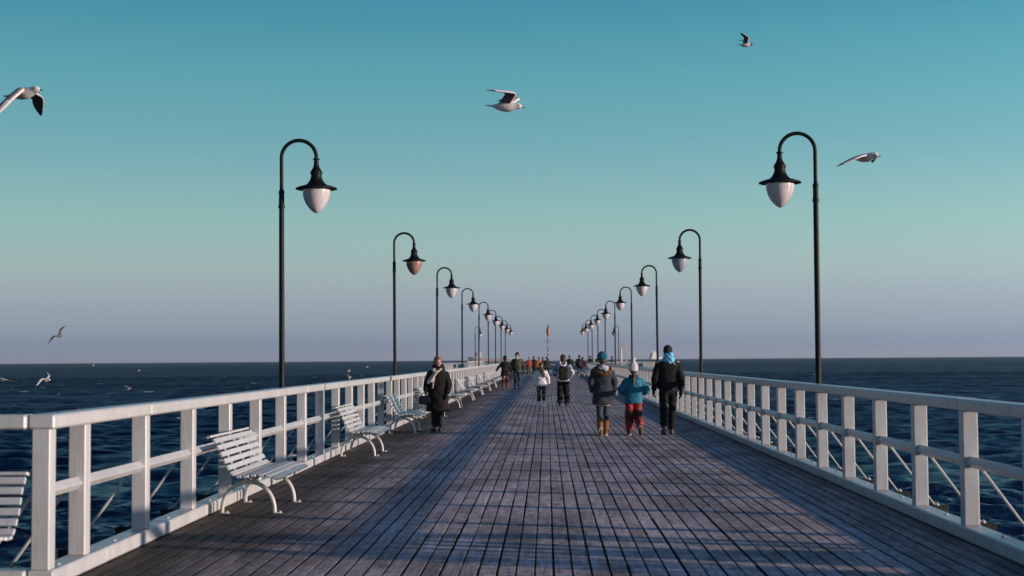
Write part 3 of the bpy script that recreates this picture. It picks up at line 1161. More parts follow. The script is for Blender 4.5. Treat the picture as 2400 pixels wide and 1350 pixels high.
class Person:
    def __init__(s, label, loc, rz, h, voxel=.014, pose=None, head_yaw=0, head_pitch=0, lean=0):
        s.h, s.k, s.vx = h, h / 1.75, voxel
        s.root = tag(empty('person', loc, rz), label, 'person', 'people walking on the pier')
        s.J = {}
        pose = pose or {}
        for k, v in J0.items():
            for sd, sg in (('L', -1), ('R', 1)):
                s.J[k + sd] = Vector((v[0] * sg, v[1], v[2]))
        for k, v in pose.items():
            s.J[k] = Vector(v)
        s.foot = {'L': (6, 0, .0), 'R': (-6, 0, .0)}       # yaw, pitch
        s.hm = Matrix.Rotation(rad(head_yaw), 3, 'Z') @ Matrix.Rotation(rad(head_pitch), 3, 'X')
        s.seed = random.uniform(0, 20)

    def H(s, p):
        """head-space point (neck pivot at z 1.53) into person space"""
        return s.hm @ Vector(p) + Vector((0, 0.005, 1.53))

    def fin(s, mb, mats, name, smooth=4, fold=0.0, fscale=16, clampz=None, vx=None):
        k = s.k
        mb.v = [(x * k, y * k, z * k) for x, y, z in mb.v]
        me = remesh(mb, (vx or s.vx) * k, mats, name, smooth, fold * k, fscale / k, clampz, s.seed)
        return put(name, me, s.root)

    def hand(s, mb, sd, thick=1.0):
        w, e = s.J['wri' + sd], s.J['elb' + sd]
        d = (w - e).normalized()
        sg = -1 if sd == 'L' else 1
        fwd = Vector((0, 1, 0)); fwd = (fwd - d * fwd.dot(d)).normalized()
        inn = d.cross(fwd) * 1.0
        if inn.x * sg > 0:
            inn = -inn
        M = Matrix((fwd, inn, d)).transposed()
        mb.ell(w + d * .05, (.042 * thick, .020 * thick, .052), M)
        for i, (f, ln) in enumerate(((.031, .070), (.011, .080), (-.010, .074), (-.030, .058))):
            b = w + d * .085 + fwd * f
            m1 = b + d * ln * .5 + inn * .012
            t = m1 + d * ln * .42 + inn * .028
            r = .0095 * thick
            mb.tube([b, m1, t], [r * 1.1, r, r * .8], 7)
            mb.ell(t, (r * .85,) * 3, nu=7, nv=5)
        b = w + d * .03 + fwd * .034
        m1 = b + fwd * .026 + d * .03 + inn * .012
        t = m1 + d * .035 + inn * .014
        mb.tube([b, m1, t], [.013 * thick, .011 * thick, .009 * thick], 7)
        mb.ell(t, (.009 * thick,) * 3, nu=7, nv=5)

    def body(s, mat=None, face=True, hands='LR'):
        J = s.J
        mb = MB()
        mb.ell(s.H((0, -.005, .135)), (.074, .094, .098), s.hm)
        mb.ell(s.H((0, .03, .072)), (.056, .066, .072), s.hm)
        mb.ell(s.H((0, .098, .092)), (.014, .022, .024), s.hm, 8, 6)
        mb.ell(s.H((0, .084, .036)), (.024, .018, .018), s.hm, 8, 6)
        for sx in (-1, 1):
            mb.ell(s.H((sx * .076, -.008, .102)), (.012, .022, .034), s.hm, 8, 6)
            mb.ell(s.H((sx * .040, .066, .082)), (.022, .022, .022), s.hm, 8, 6)
        mb.cone((0, -.012, 1.42), .056, s.H((0, -.005, .06)), .054)
        mb.loft([(.84, .14, .09, 0, 0), (.95, .15, .10, 0, 0), (1.08, .128, .09, 0, 0), (1.25, .150, .105, 0, 0), (1.38, .165, .095, 0, 0),
                 (1.45, .10, .06, 0, -.01)])
        for sd in 'LR':
            mb.cone(J['sho' + sd], .05, J['elb' + sd], .04)
            mb.cone(J['elb' + sd], .038, J['wri' + sd], .027)
            if sd in hands:
                s.hand(mb, sd)
            mb.cone(J['hip' + sd], .075, J['knee' + sd], .052)
            mb.cone(J['knee' + sd], .05, J['ankle' + sd], .036)
            s.footshape(mb, sd, .8)
        o = s.fin(mb, mat or SKIN, 'body', 3, vx=min(s.vx, .011) if s.vx < .02 else s.vx)
        if face:
            k = s.k
            e = MB()
            for sx in (-1, 1):
                e.ell(s.H((sx * .031, .086, .125)) * k, (.013 * k, .008 * k, .007 * k), s.hm, 8, 6)
                e.tube([s.H((sx * .012, .094, .145)) * k, s.H((sx * .032, .091, .149)) * k, s.H((sx * .05, .078, .143)) * k], .0045 * k, 6)
            append_mb(o.data, e, MATS['face_dark'])
            l = MB().tube([s.H((-.024, .092, .057)) * k, s.H((0, .102, .056)) * k, s.H((.024, .092, .057)) * k], [.004 * k, .0075 * k, .004 * k], 7)
            append_mb(o.data, l, MATS['lips'])
        return o

    def footdir(s, sd):
        yaw, pitch = rad(s.foot[sd][0]), rad(s.foot[sd][1])
        f = Vector((-math.sin(yaw) * math.cos(pitch), math.cos(yaw) * math.cos(pitch), -math.sin(pitch)))
        up = Vector((-math.sin(yaw) * math.sin(pitch), math.cos(yaw) * math.sin(pitch), math.cos(pitch)))
        return f, up

    def footshape(s, mb, sd, th=1.0):
        a = s.J['ankle' + sd]
        f, up = s.footdir(sd)
        c = a - up * .052
        mb.tube([c - f * .075, c - f * .045, c + f * .03, c + f * .10, c + f * .165, c + f * .195],
                [.022 * th, .040 * th, .043 * th, .046 * th, .038 * th, .018 * th], 12)
        mb.cone(a - up * .03, .038 * th, a + up * .01, .038 * th)

    def shoes(s, mat, sole=None, top=0.0, r=.05, name='shoe', th=1.0):
        for sd in 'LR':
            mb = MB()
            s.footshape(mb, sd, 1.12 * th)
            a = s.J['ankle' + sd]; k = s.J['knee' + sd]
            if top:
                mb.cone(a - Vector((0, 0, .02)), r, a.lerp(k, top), r * 1.12)
            fl = s.foot[sd][1] == 0
            s.fin(mb, mat, name, 3, .002, 40, clampz=.004 if fl else None, vx=.012 if s.vx < .02 else None)
            if sole:
                f, up = s.footdir(sd)
                c = a - up * .088
                m2 = MB()
                k_ = s.k
                M = Matrix((f.cross(up), f, up)).transposed()
                ring = []
                for (yy, ww) in ((-.098, .022), (-.06, .042), (.0, .042), (.07, .050), (.14, .050), (.19, .036), (.212, .012)):
                    ring.append((yy, ww))
                pts = [(w, y) for y, w in ring] + [(-w, y) for y, w in reversed(ring)]
                lo = [(c + M @ Vector((x, y, -.004))) * k_ for x, y in pts]
                hi = [(c + M @ Vector((x, y, .024))) * k_ for x, y in pts]
                if fl:
                    dz = .003 - min(p.z for p in lo)
                    lo = [p + Vector((0, 0, dz)) for p in lo]; hi = [p + Vector((0, 0, dz)) for p in hi]
                m2.rings([lo, hi])
                put('sole', m2.mesh('sole', sole, smooth=False), s.root)

    def trousers(s, mat, thigh=.095, knee=.068, hem=.058, end=.92, fold=.005, seat=.155, name='trousers', fscale=18):
        mb = MB()
        J = s.J
        mb.loft([(.80, seat * .8, .085, 0, 0), (.88, seat, .112, 0, -.005), (.98, seat * .98, .11, 0, 0), (1.06, seat * .9, .10, 0, 0)])
        for sd in 'LR':
            a = J['knee' + sd].lerp(J['ankle' + sd], end)
            mb.cone(J['hip' + sd], thigh, J['knee' + sd], knee)
            mb.cone(J['knee' + sd], knee, J['knee' + sd].lerp(a, .45), (knee + hem) / 2 * 1.02)
            mb.tube([J['knee' + sd].lerp(a, .45), a], [(knee + hem) / 2 * 1.02, hem], 14)
        return s.fin(mb, mat, name, 3, fold, fscale)

    def coat(s, mat, secs, sl=(.082, .070, .058), fold=.005, fscale=11, quilt=None, name='coat', sleeve_end=1.0, collar=None):
        """secs: torso sections (z, rx, ry, cx, cy); quilt=(pitch, depth) adds horizontal puffs"""
        mb = MB()
        if quilt:
            fine = []
            for (a, b) in zip(secs, secs[1:]):
                n = max(2, int(abs(b[0] - a[0]) / .014))
                for i in range(n):
                    t = i / n
                    q = [a[j] + (b[j] - a[j]) * t for j in range(5)]
                    g = abs(math.sin(math.pi * q[0] / quilt[0])) ** .6
                    q[1] += quilt[1] * (g - .5); q[2] += quilt[1] * (g - .5)
                    fine.append(tuple(q))
            secs = fine + [secs[-1]]
        mb.loft(secs)
        J = s.J
        for sd in 'LR':
            mb.cone(J['sho' + sd] - Vector((0, 0, .055)), sl[0], J['elb' + sd], sl[1])
            mb.cone((J['sho' + sd].x * .45, J['sho' + sd].y, 1.425), .05, J['sho' + sd] - Vector((0, 0, .05)), sl[0] * .82)
            e = J['elb' + sd].lerp(J['wri' + sd], sleeve_end)
            mb.cone(J['elb' + sd], sl[1], J['elb' + sd].lerp(e, .8), sl[2])
            mb.tube([J['elb' + sd].lerp(e, .75), e], [sl[2] * 1.02, sl[2] * .95], 14)
        if collar:
            mb.loft(collar)
        return s.fin(mb, mat, name, 2 if quilt else 3, fold, fscale)

    def part(s, name, mat, fn, smooth=2, fold=0.0, fscale=20, vx=None):
        mb = MB()
        fn(mb, s)
        return s.fin(mb, mat, name, smooth, fold, fscale, vx=vx or s.vx * .8)

    def gloves(s, mat, th=1.3):
        for sd in 'LR':
            mb = MB()
            s.hand(mb, sd, th)
            w, e = s.J['wri' + sd], s.J['elb' + sd]
            mb.cone(w.lerp(e, .12), .036, w + (w - e).normalized() * .02, .034)
            s.fin(mb, mat, 'glove', 2, vx=.010 if s.vx < .02 else None)


MATS['face_dark'] = pmat('face_dark', (.03, .02, .016), (.05, .035, .03), .5)
MATS['lips'] = pmat('lips', (.33, .10, .09), (.30, .09, .08), .5)
BLACK = cloth('black_fabric', (.007, .008, .008), (.013, .014, .014), rough=.8, spec=.15)
BLACK2 = cloth('black_trouser_fabric', (.008, .009, .009), (.014, .015, .015), spec=.15)
DKNAVY = cloth('dark_denim', (.018, .035, .055), (.035, .058, .08))
FUR = cloth('dark_brown_fur', (.007, .006, .005), (.016, .012, .010), (30, 30, 16), bump=1.0, bscale=(70, 70, 40), bdist=.02)
BROWNHAIR = cloth('brown_hair', (.035, .020, .014), (.07, .038, .024), (60, 60, 8), .6, .6, .4, (90, 90, 8))
AUBURN = cloth('auburn_hair', (.17, .065, .028), (.26, .105, .045), (60, 60, 20), .55, .6, .4, (90, 90, 30))
SHOE = pmat('dark_leather', (.018, .014, .012), (.03, .022, .018), .45, (20, 20, 20))
SOLE = pmat('pale_rubber_sole', (.50, .42, .34), (.42, .35, .28), .7, (30, 30, 30))
SCARF = cloth('cream_scarf', (.54, .44, .38), (.42, .34, .30), (22, 22, 22))


def torso(hem, wide=1.0, deep=1.0, flare=0.0, top=1.47, waist=1.0):
    """generic jacket sections from the hem up to the neck"""
    S = []
    for z in np.linspace(hem, 1.0, 5)[:-1] if hem < .95 else []:
        t = (1.0 - z) / max(1e-6, 1.0 - hem)
        S.append((float(z), (.185 + flare * t) * wide, (.135 + flare * .7 * t) * deep, 0, 0))
    z0 = max(hem, 1.0)
    S += [(z0, .182 * wide * waist, .132 * deep, 0, 0), (1.12, .178 * wide * waist, .130 * deep, 0, 0), (1.26, .192 * wide, .140 * deep, 0, 0),
          (1.36, .200 * wide, .138 * deep, 0, 0), (1.425, .180 * wide, .118 * deep, 0, -.005), (top - .01, .105 * wide, .088 * deep, 0, -.005),
          (top + .02, .075, .072, 0, 0)]
    return S


# --- man in the black jacket
P = Person('man in black jacket and black knit cap with light blue neck scarf, seen from behind', (2.44, 29.2, 0), rad(-2), 1.79, .0135,
           dict(hipL=(-.09, -.01, .92), kneeL=(-.10, -.03, .50), ankleL=(-.105, -.20, .155), hipR=(.09, .02, .92), kneeR=(.075, .07, .50), ankleR=(.06, .09, .09),
                shoL=(-.19, -.01, 1.42), elbL=(-.26, -.06, 1.13), wriL=(-.285, .03, .89), shoR=(.19, .0, 1.42), elbR=(.25, -.07, 1.13), wriR=(.255, -.02, .87)))
P.foot = {'L': (12, 48, 0), 'R': (-8, 0, 0)}
P.body(face=False, hands='')
P.trousers(BLACK2, .104, .080, .070, .97, .006, .165)
P.coat(BLACK, torso(.90, 1.10, 1.08), (.087, .074, .058), .006, 11, name='jacket')
P.shoes(pmat('brown_boot_leather', (.055, .035, .024), (.035, .024, .018), .5, (20, 20, 20)), th=1.05)
P.gloves(BLACK, 1.55)
P.part('scarf', cloth('light_blue_scarf', (.10, .36, .55), (.16, .50, .70), (18, 18, 30)), lambda m, s: (
    m.loft([(1.43, .118, .112, .01, -.005), (1.48, .122, .118, .01, -.01), (1.545, .106, .112, .012, -.01), (1.60, .098, .108, .012, -.005), (1.63, .09, .10, .012, 0)]),
    m.ell((.045, -.09, 1.46), (.07, .05, .06))), 2, .008, 26)
P.part('knit_cap', cloth('black_knit', (.012, .013, .014), (.02, .021, .022), (60, 60, 60), bump=.6, bscale=(120, 120, 60)), lambda m, s: (
    m.ell(s.H((0, -.008, .155)), (.094, .112, .105), s.hm), m.ell(s.H((0, -.008, .118)), (.097, .113, .045), s.hm)))
lg_ = MB().tube([(.095, -.150, 1.405), (.11, -.152, 1.418), (.13, -.148, 1.412), (.15, -.142, 1.402)], .0045, 6)
lg_.tube([(.105, -.151, 1.398), (.13, -.149, 1.396), (.15, -.143, 1.392)], .0035, 6)
put('logo', MB().add([tuple(c * P.k for c in v) for v in lg_.v], lg_.f).mesh('logo', WHITE), P.root)
lg_ = MB().tube([(.085, -.118, .895), (.105, -.118, .905), (.125, -.112, .897)], .0045, 6)
put('logo', MB().add([tuple(c * P.k for c in v) for v in lg_.v], lg_.f).mesh('logo', WHITE), P.root)

# --- mother in the grey parka
PARKA = cloth('dark_grey_parka', (.022, .027, .036), (.038, .042, .052), (10, 10, 16), bscale=(18, 18, 26))
P = Person('woman in dark grey fur hooded parka and teal knit hat, seen from behind', (1.09, 28.9, 0), rad(3), 1.66, .0135,
           dict(hipL=(-.085, 0, .92), kneeL=(-.08, -.01, .50), ankleL=(-.075, -.19, .16), hipR=(.085, 0, .92), kneeR=(.075, .05, .50), ankleR=(.065, .06, .09),
                shoL=(-.185, 0, 1.40), elbL=(-.25, -.05, 1.13), wriL=(-.225, .08, .93), shoR=(.185, 0, 1.40), elbR=(.25, -.05, 1.13), wriR=(.225, .09, .93)))
P.foot = {'L': (4, 55, 0), 'R': (-4, 0, 0)}
P.body(face=False, hands='')
P.trousers(DKNAVY, .092, .062, .052, .9, .004, .15, 'jeans')
P.coat(PARKA, torso(.66, 1.16, 1.15, .012, waist=.97), (.084, .076, .060), .007, 10, name='parka')
P.part('knit_sweater_hem', SCARF, lambda m, s: m.loft([(.636, .150, .115, 0, 0), (.665, .165, .125, 0, 0)]), 1)
P.part('hood', PARKA, lambda m, s: (m.ell((0, -.10, 1.385), (.165, .085, .12)), m.loft([(1.38, .15, .13, 0, -.03), (1.46, .135, .13, 0, -.03), (1.52, .11, .11, 0, -.01)])), 2, .006)
P.part('hood_lining', cloth('grey_white_fleece', (.50, .48, .52), (.40, .39, .44), (30, 30, 30)), lambda m, s: (
    m.ell((.0, -.135, 1.45), (.125, .062, .058), Matrix.Rotation(rad(-25), 3, 'X')), m.ell((.05, -.15, 1.405), (.07, .045, .055))), 2, .004)
P.part('fur_trim', cloth('brown_fur_trim', (.09, .042, .020), (.20, .095, .042), (50, 50, 50), bump=1.0, bscale=(110, 110, 110), bdist=.02), lambda m, s:
       m.tube([(-.165, -.03, 1.46), (-.165, -.10, 1.39), (-.11, -.17, 1.335), (0, -.20, 1.305), (.11, -.175, 1.335), (.165, -.10, 1.39), (.165, -.03, 1.46)],
              [.03, .04, .045, .05, .048, .042, .03], 10), 1, .010, 60)
P.shoes(cloth('tan_suede_boot', (.17, .066, .024), (.24, .10, .038), (20, 20, 20)), SOLE, .52, .062, 'boot', 1.08)
P.part('knit_hat', cloth('teal_knit', (.008, .085, .13), (.02, .16, .22), (40, 40, 40), bump=1.0, bscale=(60, 60, 45), bdist=.02), lambda m, s: (
    m.ell(s.H((0, -.02, .160)), (.112, .120, .105), s.hm), m.ell(s.H((0, -.005, .105)), (.098, .110, .042), s.hm)), 1, .007, 55)
P.part('hair', BROWNHAIR, lambda m, s: m.ell(s.H((0, -.05, .07)), (.085, .06, .08), s.hm))

# --- child in the teal jacket
TEAL = cloth('teal_puffer', (.007, .115, .18), (.012, .15, .225), (8, 8, 12), .6, .4)
REDP = cloth('red_snow_trousers', (.25, .022, .026), (.33, .034, .036), (9, 9, 9), .65)
DRED = cloth('dark_red_snow_fabric', (.055, .010, .012), (.08, .014, .016), (9, 9, 9), .65)
P = Person('child in teal puffer jacket, red snow trousers and white pompom hat', (1.72, 29.0, 0), rad(2), 1.42, .0165,
           dict(hipL=(-.095, .0, .90), kneeL=(-.105, .05, .48), ankleL=(-.105, .07, .09), hipR=(.095, 0, .90), kneeR=(.105, .02, .48), ankleR=(.145, -.24, .20),
                shoL=(-.19, 0, 1.36), elbL=(-.30, .0, 1.13), wriL=(-.17, .17, 1.04), shoR=(.19, 0, 1.36), elbR=(.31, -.02, 1.12), wriR=(.20, .16, 1.02)))
P.foot = {'L': (0, 0, 0), 'R': (-14, 62, 0)}
P.body(face=False, hands='LR')
P.trousers(REDP, .125, .100, .098, .86, .009, .18, 'snow_trousers')
P.part('trouser_guard', DRED, lambda m, s: [(m.tube([s.J['knee' + d].lerp(s.J['hip' + d], .42), s.J['knee' + d], s.J['knee' + d].lerp(s.J['ankle' + d], .42)],
                                                    [.112, .110, .106], 16)) for d in 'LR'], 2, .008, 18)
P.coat(TEAL, torso(.80, 1.20, 1.22, top=1.43), (.108, .104, .082), .005, 14, quilt=(.078, .022), name='puffer_jacket')
P.part('collar', cloth('navy_collar', (.014, .022, .05), (.025, .035, .07)), lambda m, s: m.loft([(1.40, .118, .118, 0, 0), (1.47, .120, .118, 0, 0), (1.51, .11, .11, 0, 0)]), 2)
P.part('hair', BROWNHAIR, lambda m, s: (m.ell(s.H((0, -.04, .075)), (.092, .075, .085), s.hm),
                                        m.tube([(0, -.10, 1.56), (0, -.15, 1.48), (-.012, -.175, 1.38), (-.02, -.182, 1.28), (-.018, -.18, 1.19)], [.04, .043, .038, .03, .012], 12)), 2, .004, 40)
WKNIT = cloth('white_knit', (.62, .58, .58), (.50, .47, .50), (40, 40, 40), bump=.9, bscale=(70, 70, 50))
P.part('knit_hat', WKNIT, lambda m, s: (m.loft([(1.60, .112, .122, 0, -.01), (1.66, .118, .128, 0, -.01), (1.74, .108, .118, 0, -.012), (1.80, .082, .09, 0, -.015), (1.86, .05, .055, 0, -.02)])), 2, .004, 60)
P.part('pompom', WKNIT, lambda m, s: m.ell((.01, -.02, 1.90), (.055, .055, .052)), 1, .007, 60)
P.shoes(cloth('dark_red_snow_boot', (.10, .045, .035), (.07, .032, .026)), SOLE, .2, .066, 'boot', 1.2)

# --- woman in the fur coat, walking towards the camera
P = Person('woman with auburn hair in long dark fur coat and cream scarf, facing the camera', (-2.42, 31.1, 0), rad(168), 1.60, .0135,
           dict(hipL=(-.085, 0, .92), kneeL=(-.085, .03, .50), ankleL=(-.085, .05, .09), hipR=(.085, 0, .92), kneeR=(.09, .0, .50), ankleR=(.09, -.05, .09),
                shoL=(-.185, 0, 1.40), elbL=(-.265, -.02, 1.12), wriL=(-.26, .07, .90), shoR=(.185, 0, 1.40), elbR=(.27, .0, 1.13), wriR=(.26, .13, .95)), head_yaw=38, head_pitch=-4)
P.foot = {'L': (8, 0, 0), 'R': (-12, 0, 0)}
P.body(hands='LR')
P.trousers(cloth('dark_blue_trousers', (.012, .02, .03), (.02, .03, .042)), .10, .085, .078, .95, .006, .16)
P.coat(FUR, torso(.47, 1.20, 1.25, .05), (.100, .090, .074), .005, 9, name='fur_coat', sleeve_end=.97,
       collar=[(1.40, .17, .15, 0, -.02), (1.47, .165, .14, 0, -.03), (1.55, .15, .115, 0, -.045), (1.60, .125, .085, 0, -.06)])
P.part('scarf', SCARF, lambda m, s: (
    m.tube([(-.09, .03, 1.50), (-.075, .12, 1.46), (.0, .165, 1.40), (.06, .20, 1.31), (.13, .205, 1.22), (.20, .20, 1.16)], [.042, .046, .05, .06, .068, .05], 12, flat=.55),
    m.tube([(.09, .03, 1.50), (.07, .12, 1.46), (.02, .165, 1.41)], [.05, .055, .05], 12, flat=.6),
    m.tube([(.05, .19, 1.30), (.06, .205, 1.16), (.07, .205, 1.02)], [.045, .034, .016], 10, flat=.4)), 2, .0045, 34)
P.part('hair', AUBURN, lambda m, s: (m.ell(s.H((0, -.03, .155)), (.094, .098, .098), s.hm), m.ell(s.H((0, .045, .215)), (.075, .05, .035), s.hm),
                                     m.ell(s.H((0, -.06, .09)), (.085, .06, .08), s.hm), m.ell(s.H((-.078, -.01, .115)), (.026, .055, .07), s.hm), m.ell(s.H((.078, -.01, .115)), (.026, .055, .07), s.hm)), 1, .006, 40)
P.gloves(BLACK, 1.4)
P.shoes(SHOE)
hb = tag(empty('handbag', (-2.70, 30.93, 0), rad(168)), 'dark handbag hanging from the right hand of the woman in fur coat', 'bag')
LEATHER = pmat('black_bag_leather', (.012, .011, .011), (.022, .02, .02), .45, (16, 16, 16), bump=.3)
put('bag_body', MB().box((0, 0, .68), (.26, .11, .19), ch=.035).mesh('bag_body', LEATHER), hb)
put('handle', MB().tube([(-.07, 0, .77), (-.06, 0, .82), (0, 0, .845), (.06, 0, .82), (.07, 0, .77)], .011, 8).mesh('handle', LEATHER), hb)

# --- girl in the white jacket
WJ = cloth('white_padded_jacket', (.58, .54, .55), (.66, .62, .62), (9, 9, 12), .6, .5)
PATT = cloth('black_white_leggings', (.012, .013, .014), (.55, .52, .50), (26, 26, 22), lo=.60, hi=.64)
P = Person('girl in white padded jacket and patterned leggings with long brown hair', (-.22, 46.1, 0), rad(-3), 1.43, .017,
           dict(shoL=(-.18, 0, 1.40), elbL=(-.265, -.02, 1.14), wriL=(-.275, .02, .88), shoR=(.18, 0, 1.40), elbR=(.27, -.03, 1.14), wriR=(.29, .03, .89),
                kneeL=(-.10, .05, .50), ankleL=(-.09, .05, .09), kneeR=(.10, .01, .50), ankleR=(.10, -.04, .09)))
P.body(face=False)
P.trousers(PATT, .100, .075, .058, .8, .003, .16, 'leggings')
P.coat(WJ, torso(.83, 1.16, 1.15, .02), (.096, .086, .066), .007, 13, quilt=(.12, .012), name='padded_jacket')
P.part('hair', BROWNHAIR, lambda m, s: (m.ell(s.H((0, -.015, .14)), (.096, .11, .11), s.hm),
                                        m.tube([(0, -.06, 1.60), (.02, -.13, 1.50), (.06, -.165, 1.38), (.12, -.16, 1.27), (.16, -.14, 1.18)], [.09, .10, .085, .06, .03], 14, flat=.7)), 2, .006, 30)
P.part('headband', WKNIT, lambda m, s: m.ell(s.H((0.02, -.128, .075)), (.062, .03, .024)), 1)
P.shoes(cloth('white_socks', (.66, .63, .62), (.58, .56, .55)), None, .36, .056, 'boot')

# --- teenager with the backpack
SKI = cloth('blue_white_ski_jacket', (.56, .55, .56), (.09, .15, .24), (13, 13, 13), .7, lo=.46, hi=.54)
P = Person('youth in blue and white ski jacket with dark hair, seen from behind', (.50, 46.8, 0), rad(-4), 1.66, .016,
           dict(kneeL=(-.115, .02, .50), ankleL=(-.125, -.02, .09), kneeR=(.115, .05, .50), ankleR=(.12, .05, .09),
                shoL=(-.20, 0, 1.40), elbL=(-.30, .02, 1.16), wriL=(-.20, .18, 1.03), shoR=(.20, 0, 1.40), elbR=(.31, .0, 1.15), wriR=(.21, .17, 1.02)))
P.body(face=False)
P.trousers(BLACK2, .122, .105, .100, .99, .009, .175)
P.coat(SKI, torso(.86, 1.20, 1.18), (.104, .096, .076), .008, 13, name='ski_jacket')
P.part('jacket_hem', WJ, lambda m, s: m.loft([(.845, .205, .150, 0, 0), (.89, .222, .162, 0, 0)]), 1)
P.part('hood', WJ, lambda m, s: (m.tube([(-.10, -.02, 1.52), (-.105, -.12, 1.47), (-.05, -.185, 1.40), (.04, -.19, 1.38), (.10, -.13, 1.45), (.10, -.02, 1.52)], .034, 10)), 1)
P.part('hair', BROWNHAIR, lambda m, s: (m.ell(s.H((0, -.01, .15)), (.105, .115, .11), s.hm), m.ell(s.H((0, -.045, .08)), (.095, .075, .09), s.hm)), 1, .006, 40)
P.shoes(SHOE, th=1.1)
bp_ = tag(empty('backpack', (.54, 46.61, 0), rad(-4)), 'dark backpack worn low on the back of the youth in ski jacket', 'backpack')
PACK = cloth('dark_brown_canvas', (.022, .018, .014), (.036, .028, .022))
put('pack_body', MB().box((0, -.08, 1.08), (.34, .19, .46), ch=.06).box((0, -.18, .98), (.26, .07, .22), ch=.03).mesh('pack_body', PACK), bp_)
for sx in (-1, 1):
    put('strap', MB().tube([(sx * .11, 0, 1.28), (sx * .14, .06, 1.38), (sx * .14, .18, 1.36), (sx * .16, .30, 1.22)], .022, 8, flat=.5).mesh('strap', PACK), bp_)

# --- the couple walking on the left
P = Person('person in short black coat and red trousers with black hair, left of the capped man', (-2.16, 72.4, 0), rad(8), 1.70, .02,
           dict(shoL=(-.18, 0, 1.40), elbL=(-.32, .0, 1.18), wriL=(-.45, .05, .98), elbR=(.25, -.03, 1.14), wriR=(.26, .04, .90)))
P.body(face=False)
P.trousers(cloth('dull_red_trousers', (.17, .035, .025), (.12, .026, .02)), .095, .075, .065)
P.coat(BLACK, torso(.72, 1.10, 1.08, .03), (.085, .076, .06), .006)
P.part('hair', BROWNHAIR if False else BLACK, lambda m, s: (m.ell(s.H((0, -.01, .14)), (.105, .115, .12), s.hm), m.ell(s.H((0, -.05, .05)), (.10, .075, .09), s.hm)), 2)
P.shoes(SHOE)
OLIVE = cloth('olive_green_jacket', (.020, .030, .026), (.085, .072, .045), (3, 3, 3), lo=.45, hi=.6)  # sunlit tone painted as olive patches over the dark green
P = Person('man in olive green jacket and dark cap with ear flaps walking towards the camera', (-1.55, 73.2, 0), rad(178), 1.86, .019,
           dict(kneeL=(-.09, .06, .50), ankleL=(-.08, .10, .09), kneeR=(.10, .02, .50), ankleR=(.11, -.14, .10), elbL=(-.28, -.03, 1.14), wriL=(-.30, .03, .88), shoL=(-.2, 0, 1.42), shoR=(.2, 0, 1.42),
                elbR=(.28, -.03, 1.14), wriR=(.29, .04, .88)))
P.body(hands='')
P.trousers(DKNAVY, .095, .072, .064)
P.coat(OLIVE, torso(.82, 1.14, 1.12), (.094, .084, .066), .007, name='jacket')
P.part('cap', BLACK, lambda m, s: (m.ell(s.H((0, -.015, .175)), (.096, .105, .09), s.hm), m.ell(s.H((0, .09, .165)), (.06, .05, .015), s.hm),
                                   m.ell(s.H((-.085, -.02, .10)), (.025, .05, .06), s.hm), m.ell(s.H((.085, -.02, .10)), (.025, .05, .06), s.hm)), 2)
P.part('collar', SCARF, lambda m, s: m.loft([(1.42, .07, .10, 0, .03), (1.50, .072, .075, 0, .02)]), 1)
P.gloves(BLACK, 1.4)
P.shoes(SHOE)

# --- the crowd at the far end
def simple(label, loc, rz, h, top, legs, hair, hem=.7, hood=None, wide=1.1):
    P = Person(label, loc, rad(rz), h, .028)
    P.body(face=False, hands='LR')
    P.trousers(legs, .10, .08, .07, fold=.004)
    P.coat(top, torso(hem, wide, wide, .01), (.09, .08, .064), .006)
    P.part('hair' if hood is None else 'hood', hood or hair, lambda m, s: (m.ell(s.H((0, -.015, .145)), (.10, .115, .11), s.hm), m.ell(s.H((0, -.05, .06)), (.09, .07, .08), s.hm)), 1, vx=.024)
    P.shoes(SHOE)


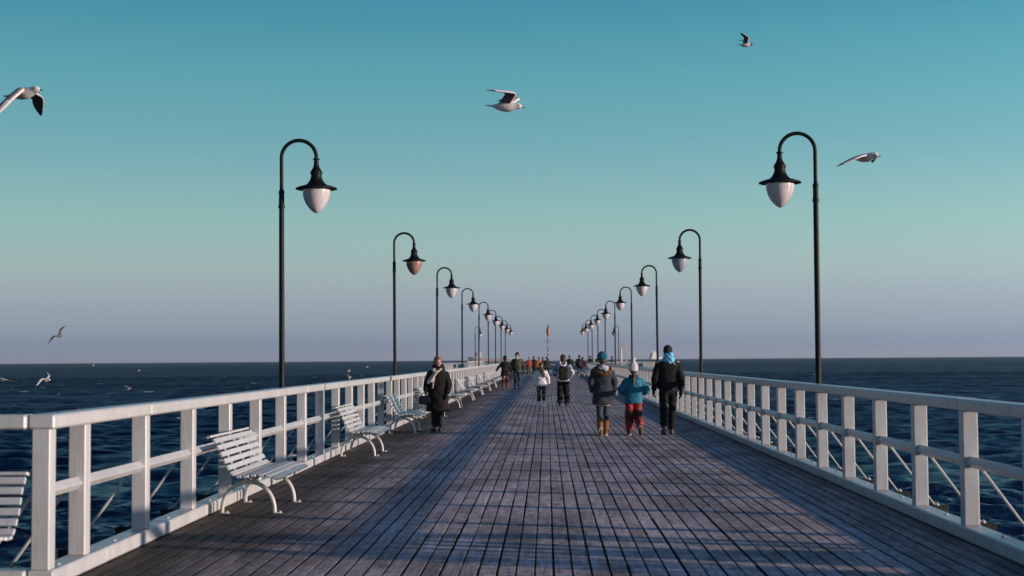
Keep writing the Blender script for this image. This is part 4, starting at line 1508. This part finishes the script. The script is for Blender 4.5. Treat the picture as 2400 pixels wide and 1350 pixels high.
REDJ = cloth('coral_red_jacket', (.30, .045, .045), (.23, .035, .035))
ORNG = cloth('orange_jacket', (.42, .14, .022), (.34, .10, .018))
KHAKI = cloth('khaki_trousers', (.10, .075, .05), (.07, .055, .04))
DKB = cloth('dark_brown_coat', (.02, .016, .014), (.035, .028, .024))
PINKH = cloth('pink_grey_hat', (.34, .20, .22), (.27, .16, .18))
simple('person in coral red jacket and khaki trousers far off left of the beacon', (-1.66, 131.7, 0), 20, 1.68, REDJ, KHAKI, BROWNHAIR, .86, PINKH, 1.05)
simple('stout person in dark brown coat beside the coral red jacket', (-1.24, 134.0, 0), -10, 1.76, DKB, BLACK2, BROWNHAIR, .6, None, 1.3)
simple('person in orange hooded jacket partly hidden by the girl in white', (-.66, 118.0, 0), 30, 1.66, ORNG, BLACK2, BROWNHAIR, .8, ORNG, 1.1)
simple('dark coated person just right of the orange jacket', (-.36, 124.0, 0), -15, 1.66, BLACK, BLACK2, BROWNHAIR, .7)
simple('dark coated person standing next to the beacon mast', (-.02, 126.0, 0), 12, 1.68, DKB, DKNAVY, BLACK, .7)
simple('dark coated person seen over the right shoulder of the youth in ski jacket', (1.96, 125.0, 0), 0, 1.80, BLACK, BLACK2, BROWNHAIR, .8, None, 1.25)
simple('tall person in long dark coat left of the far right bench', (2.84, 126.0, 0), 5, 1.82, DKB, DKNAVY, BLACK, .68, None, 1.1)
simple('person in dark coat with coral red sleeve side by the far right fence', (3.20, 128.5, 0), -25, 1.66, REDJ, DKNAVY, BROWNHAIR, .8, BLACK, 1.0)
simple('dark head and shoulders behind the pier head fence, nearest the right lamp row', (4.55, 150.0, 0), 0, 1.80, BLACK, BLACK2, BLACK)
simple('dark head and shoulders behind the pier head fence, middle one on the right', (5.35, 150.0, 0), 40, 1.86, BLACK, BLACK2, BLACK)
simple('dark person behind the pier head fence beside the teal knit hat', (6.7, 147.0, 0), 60, 1.74, DKB, BLACK2, BROWNHAIR)
bpy.data.scenes.remove(TMP)

# ------------------------------------------------------------------ thin sea haze
hz = bpy.data.materials.new('sea_haze'); hz.use_nodes = True
hn = hz.node_tree
hn.nodes.remove(hn.nodes['Principled BSDF'])
pv = hn.nodes.new('ShaderNodeVolumePrincipled')
pv.inputs['Color'].default_value = (.86, .88, .92, 1)
pv.inputs['Density'].default_value = 4e-5
pv.inputs['Anisotropy'].default_value = .2
hn.links.new(pv.outputs[0], hn.nodes['Material Output'].inputs['Volume'])
ho = put('haze', MB().box((0, 0, 18), (26000, 26000, 66)).mesh('haze', hz, smooth=False))
tag(ho, kind='stuff')
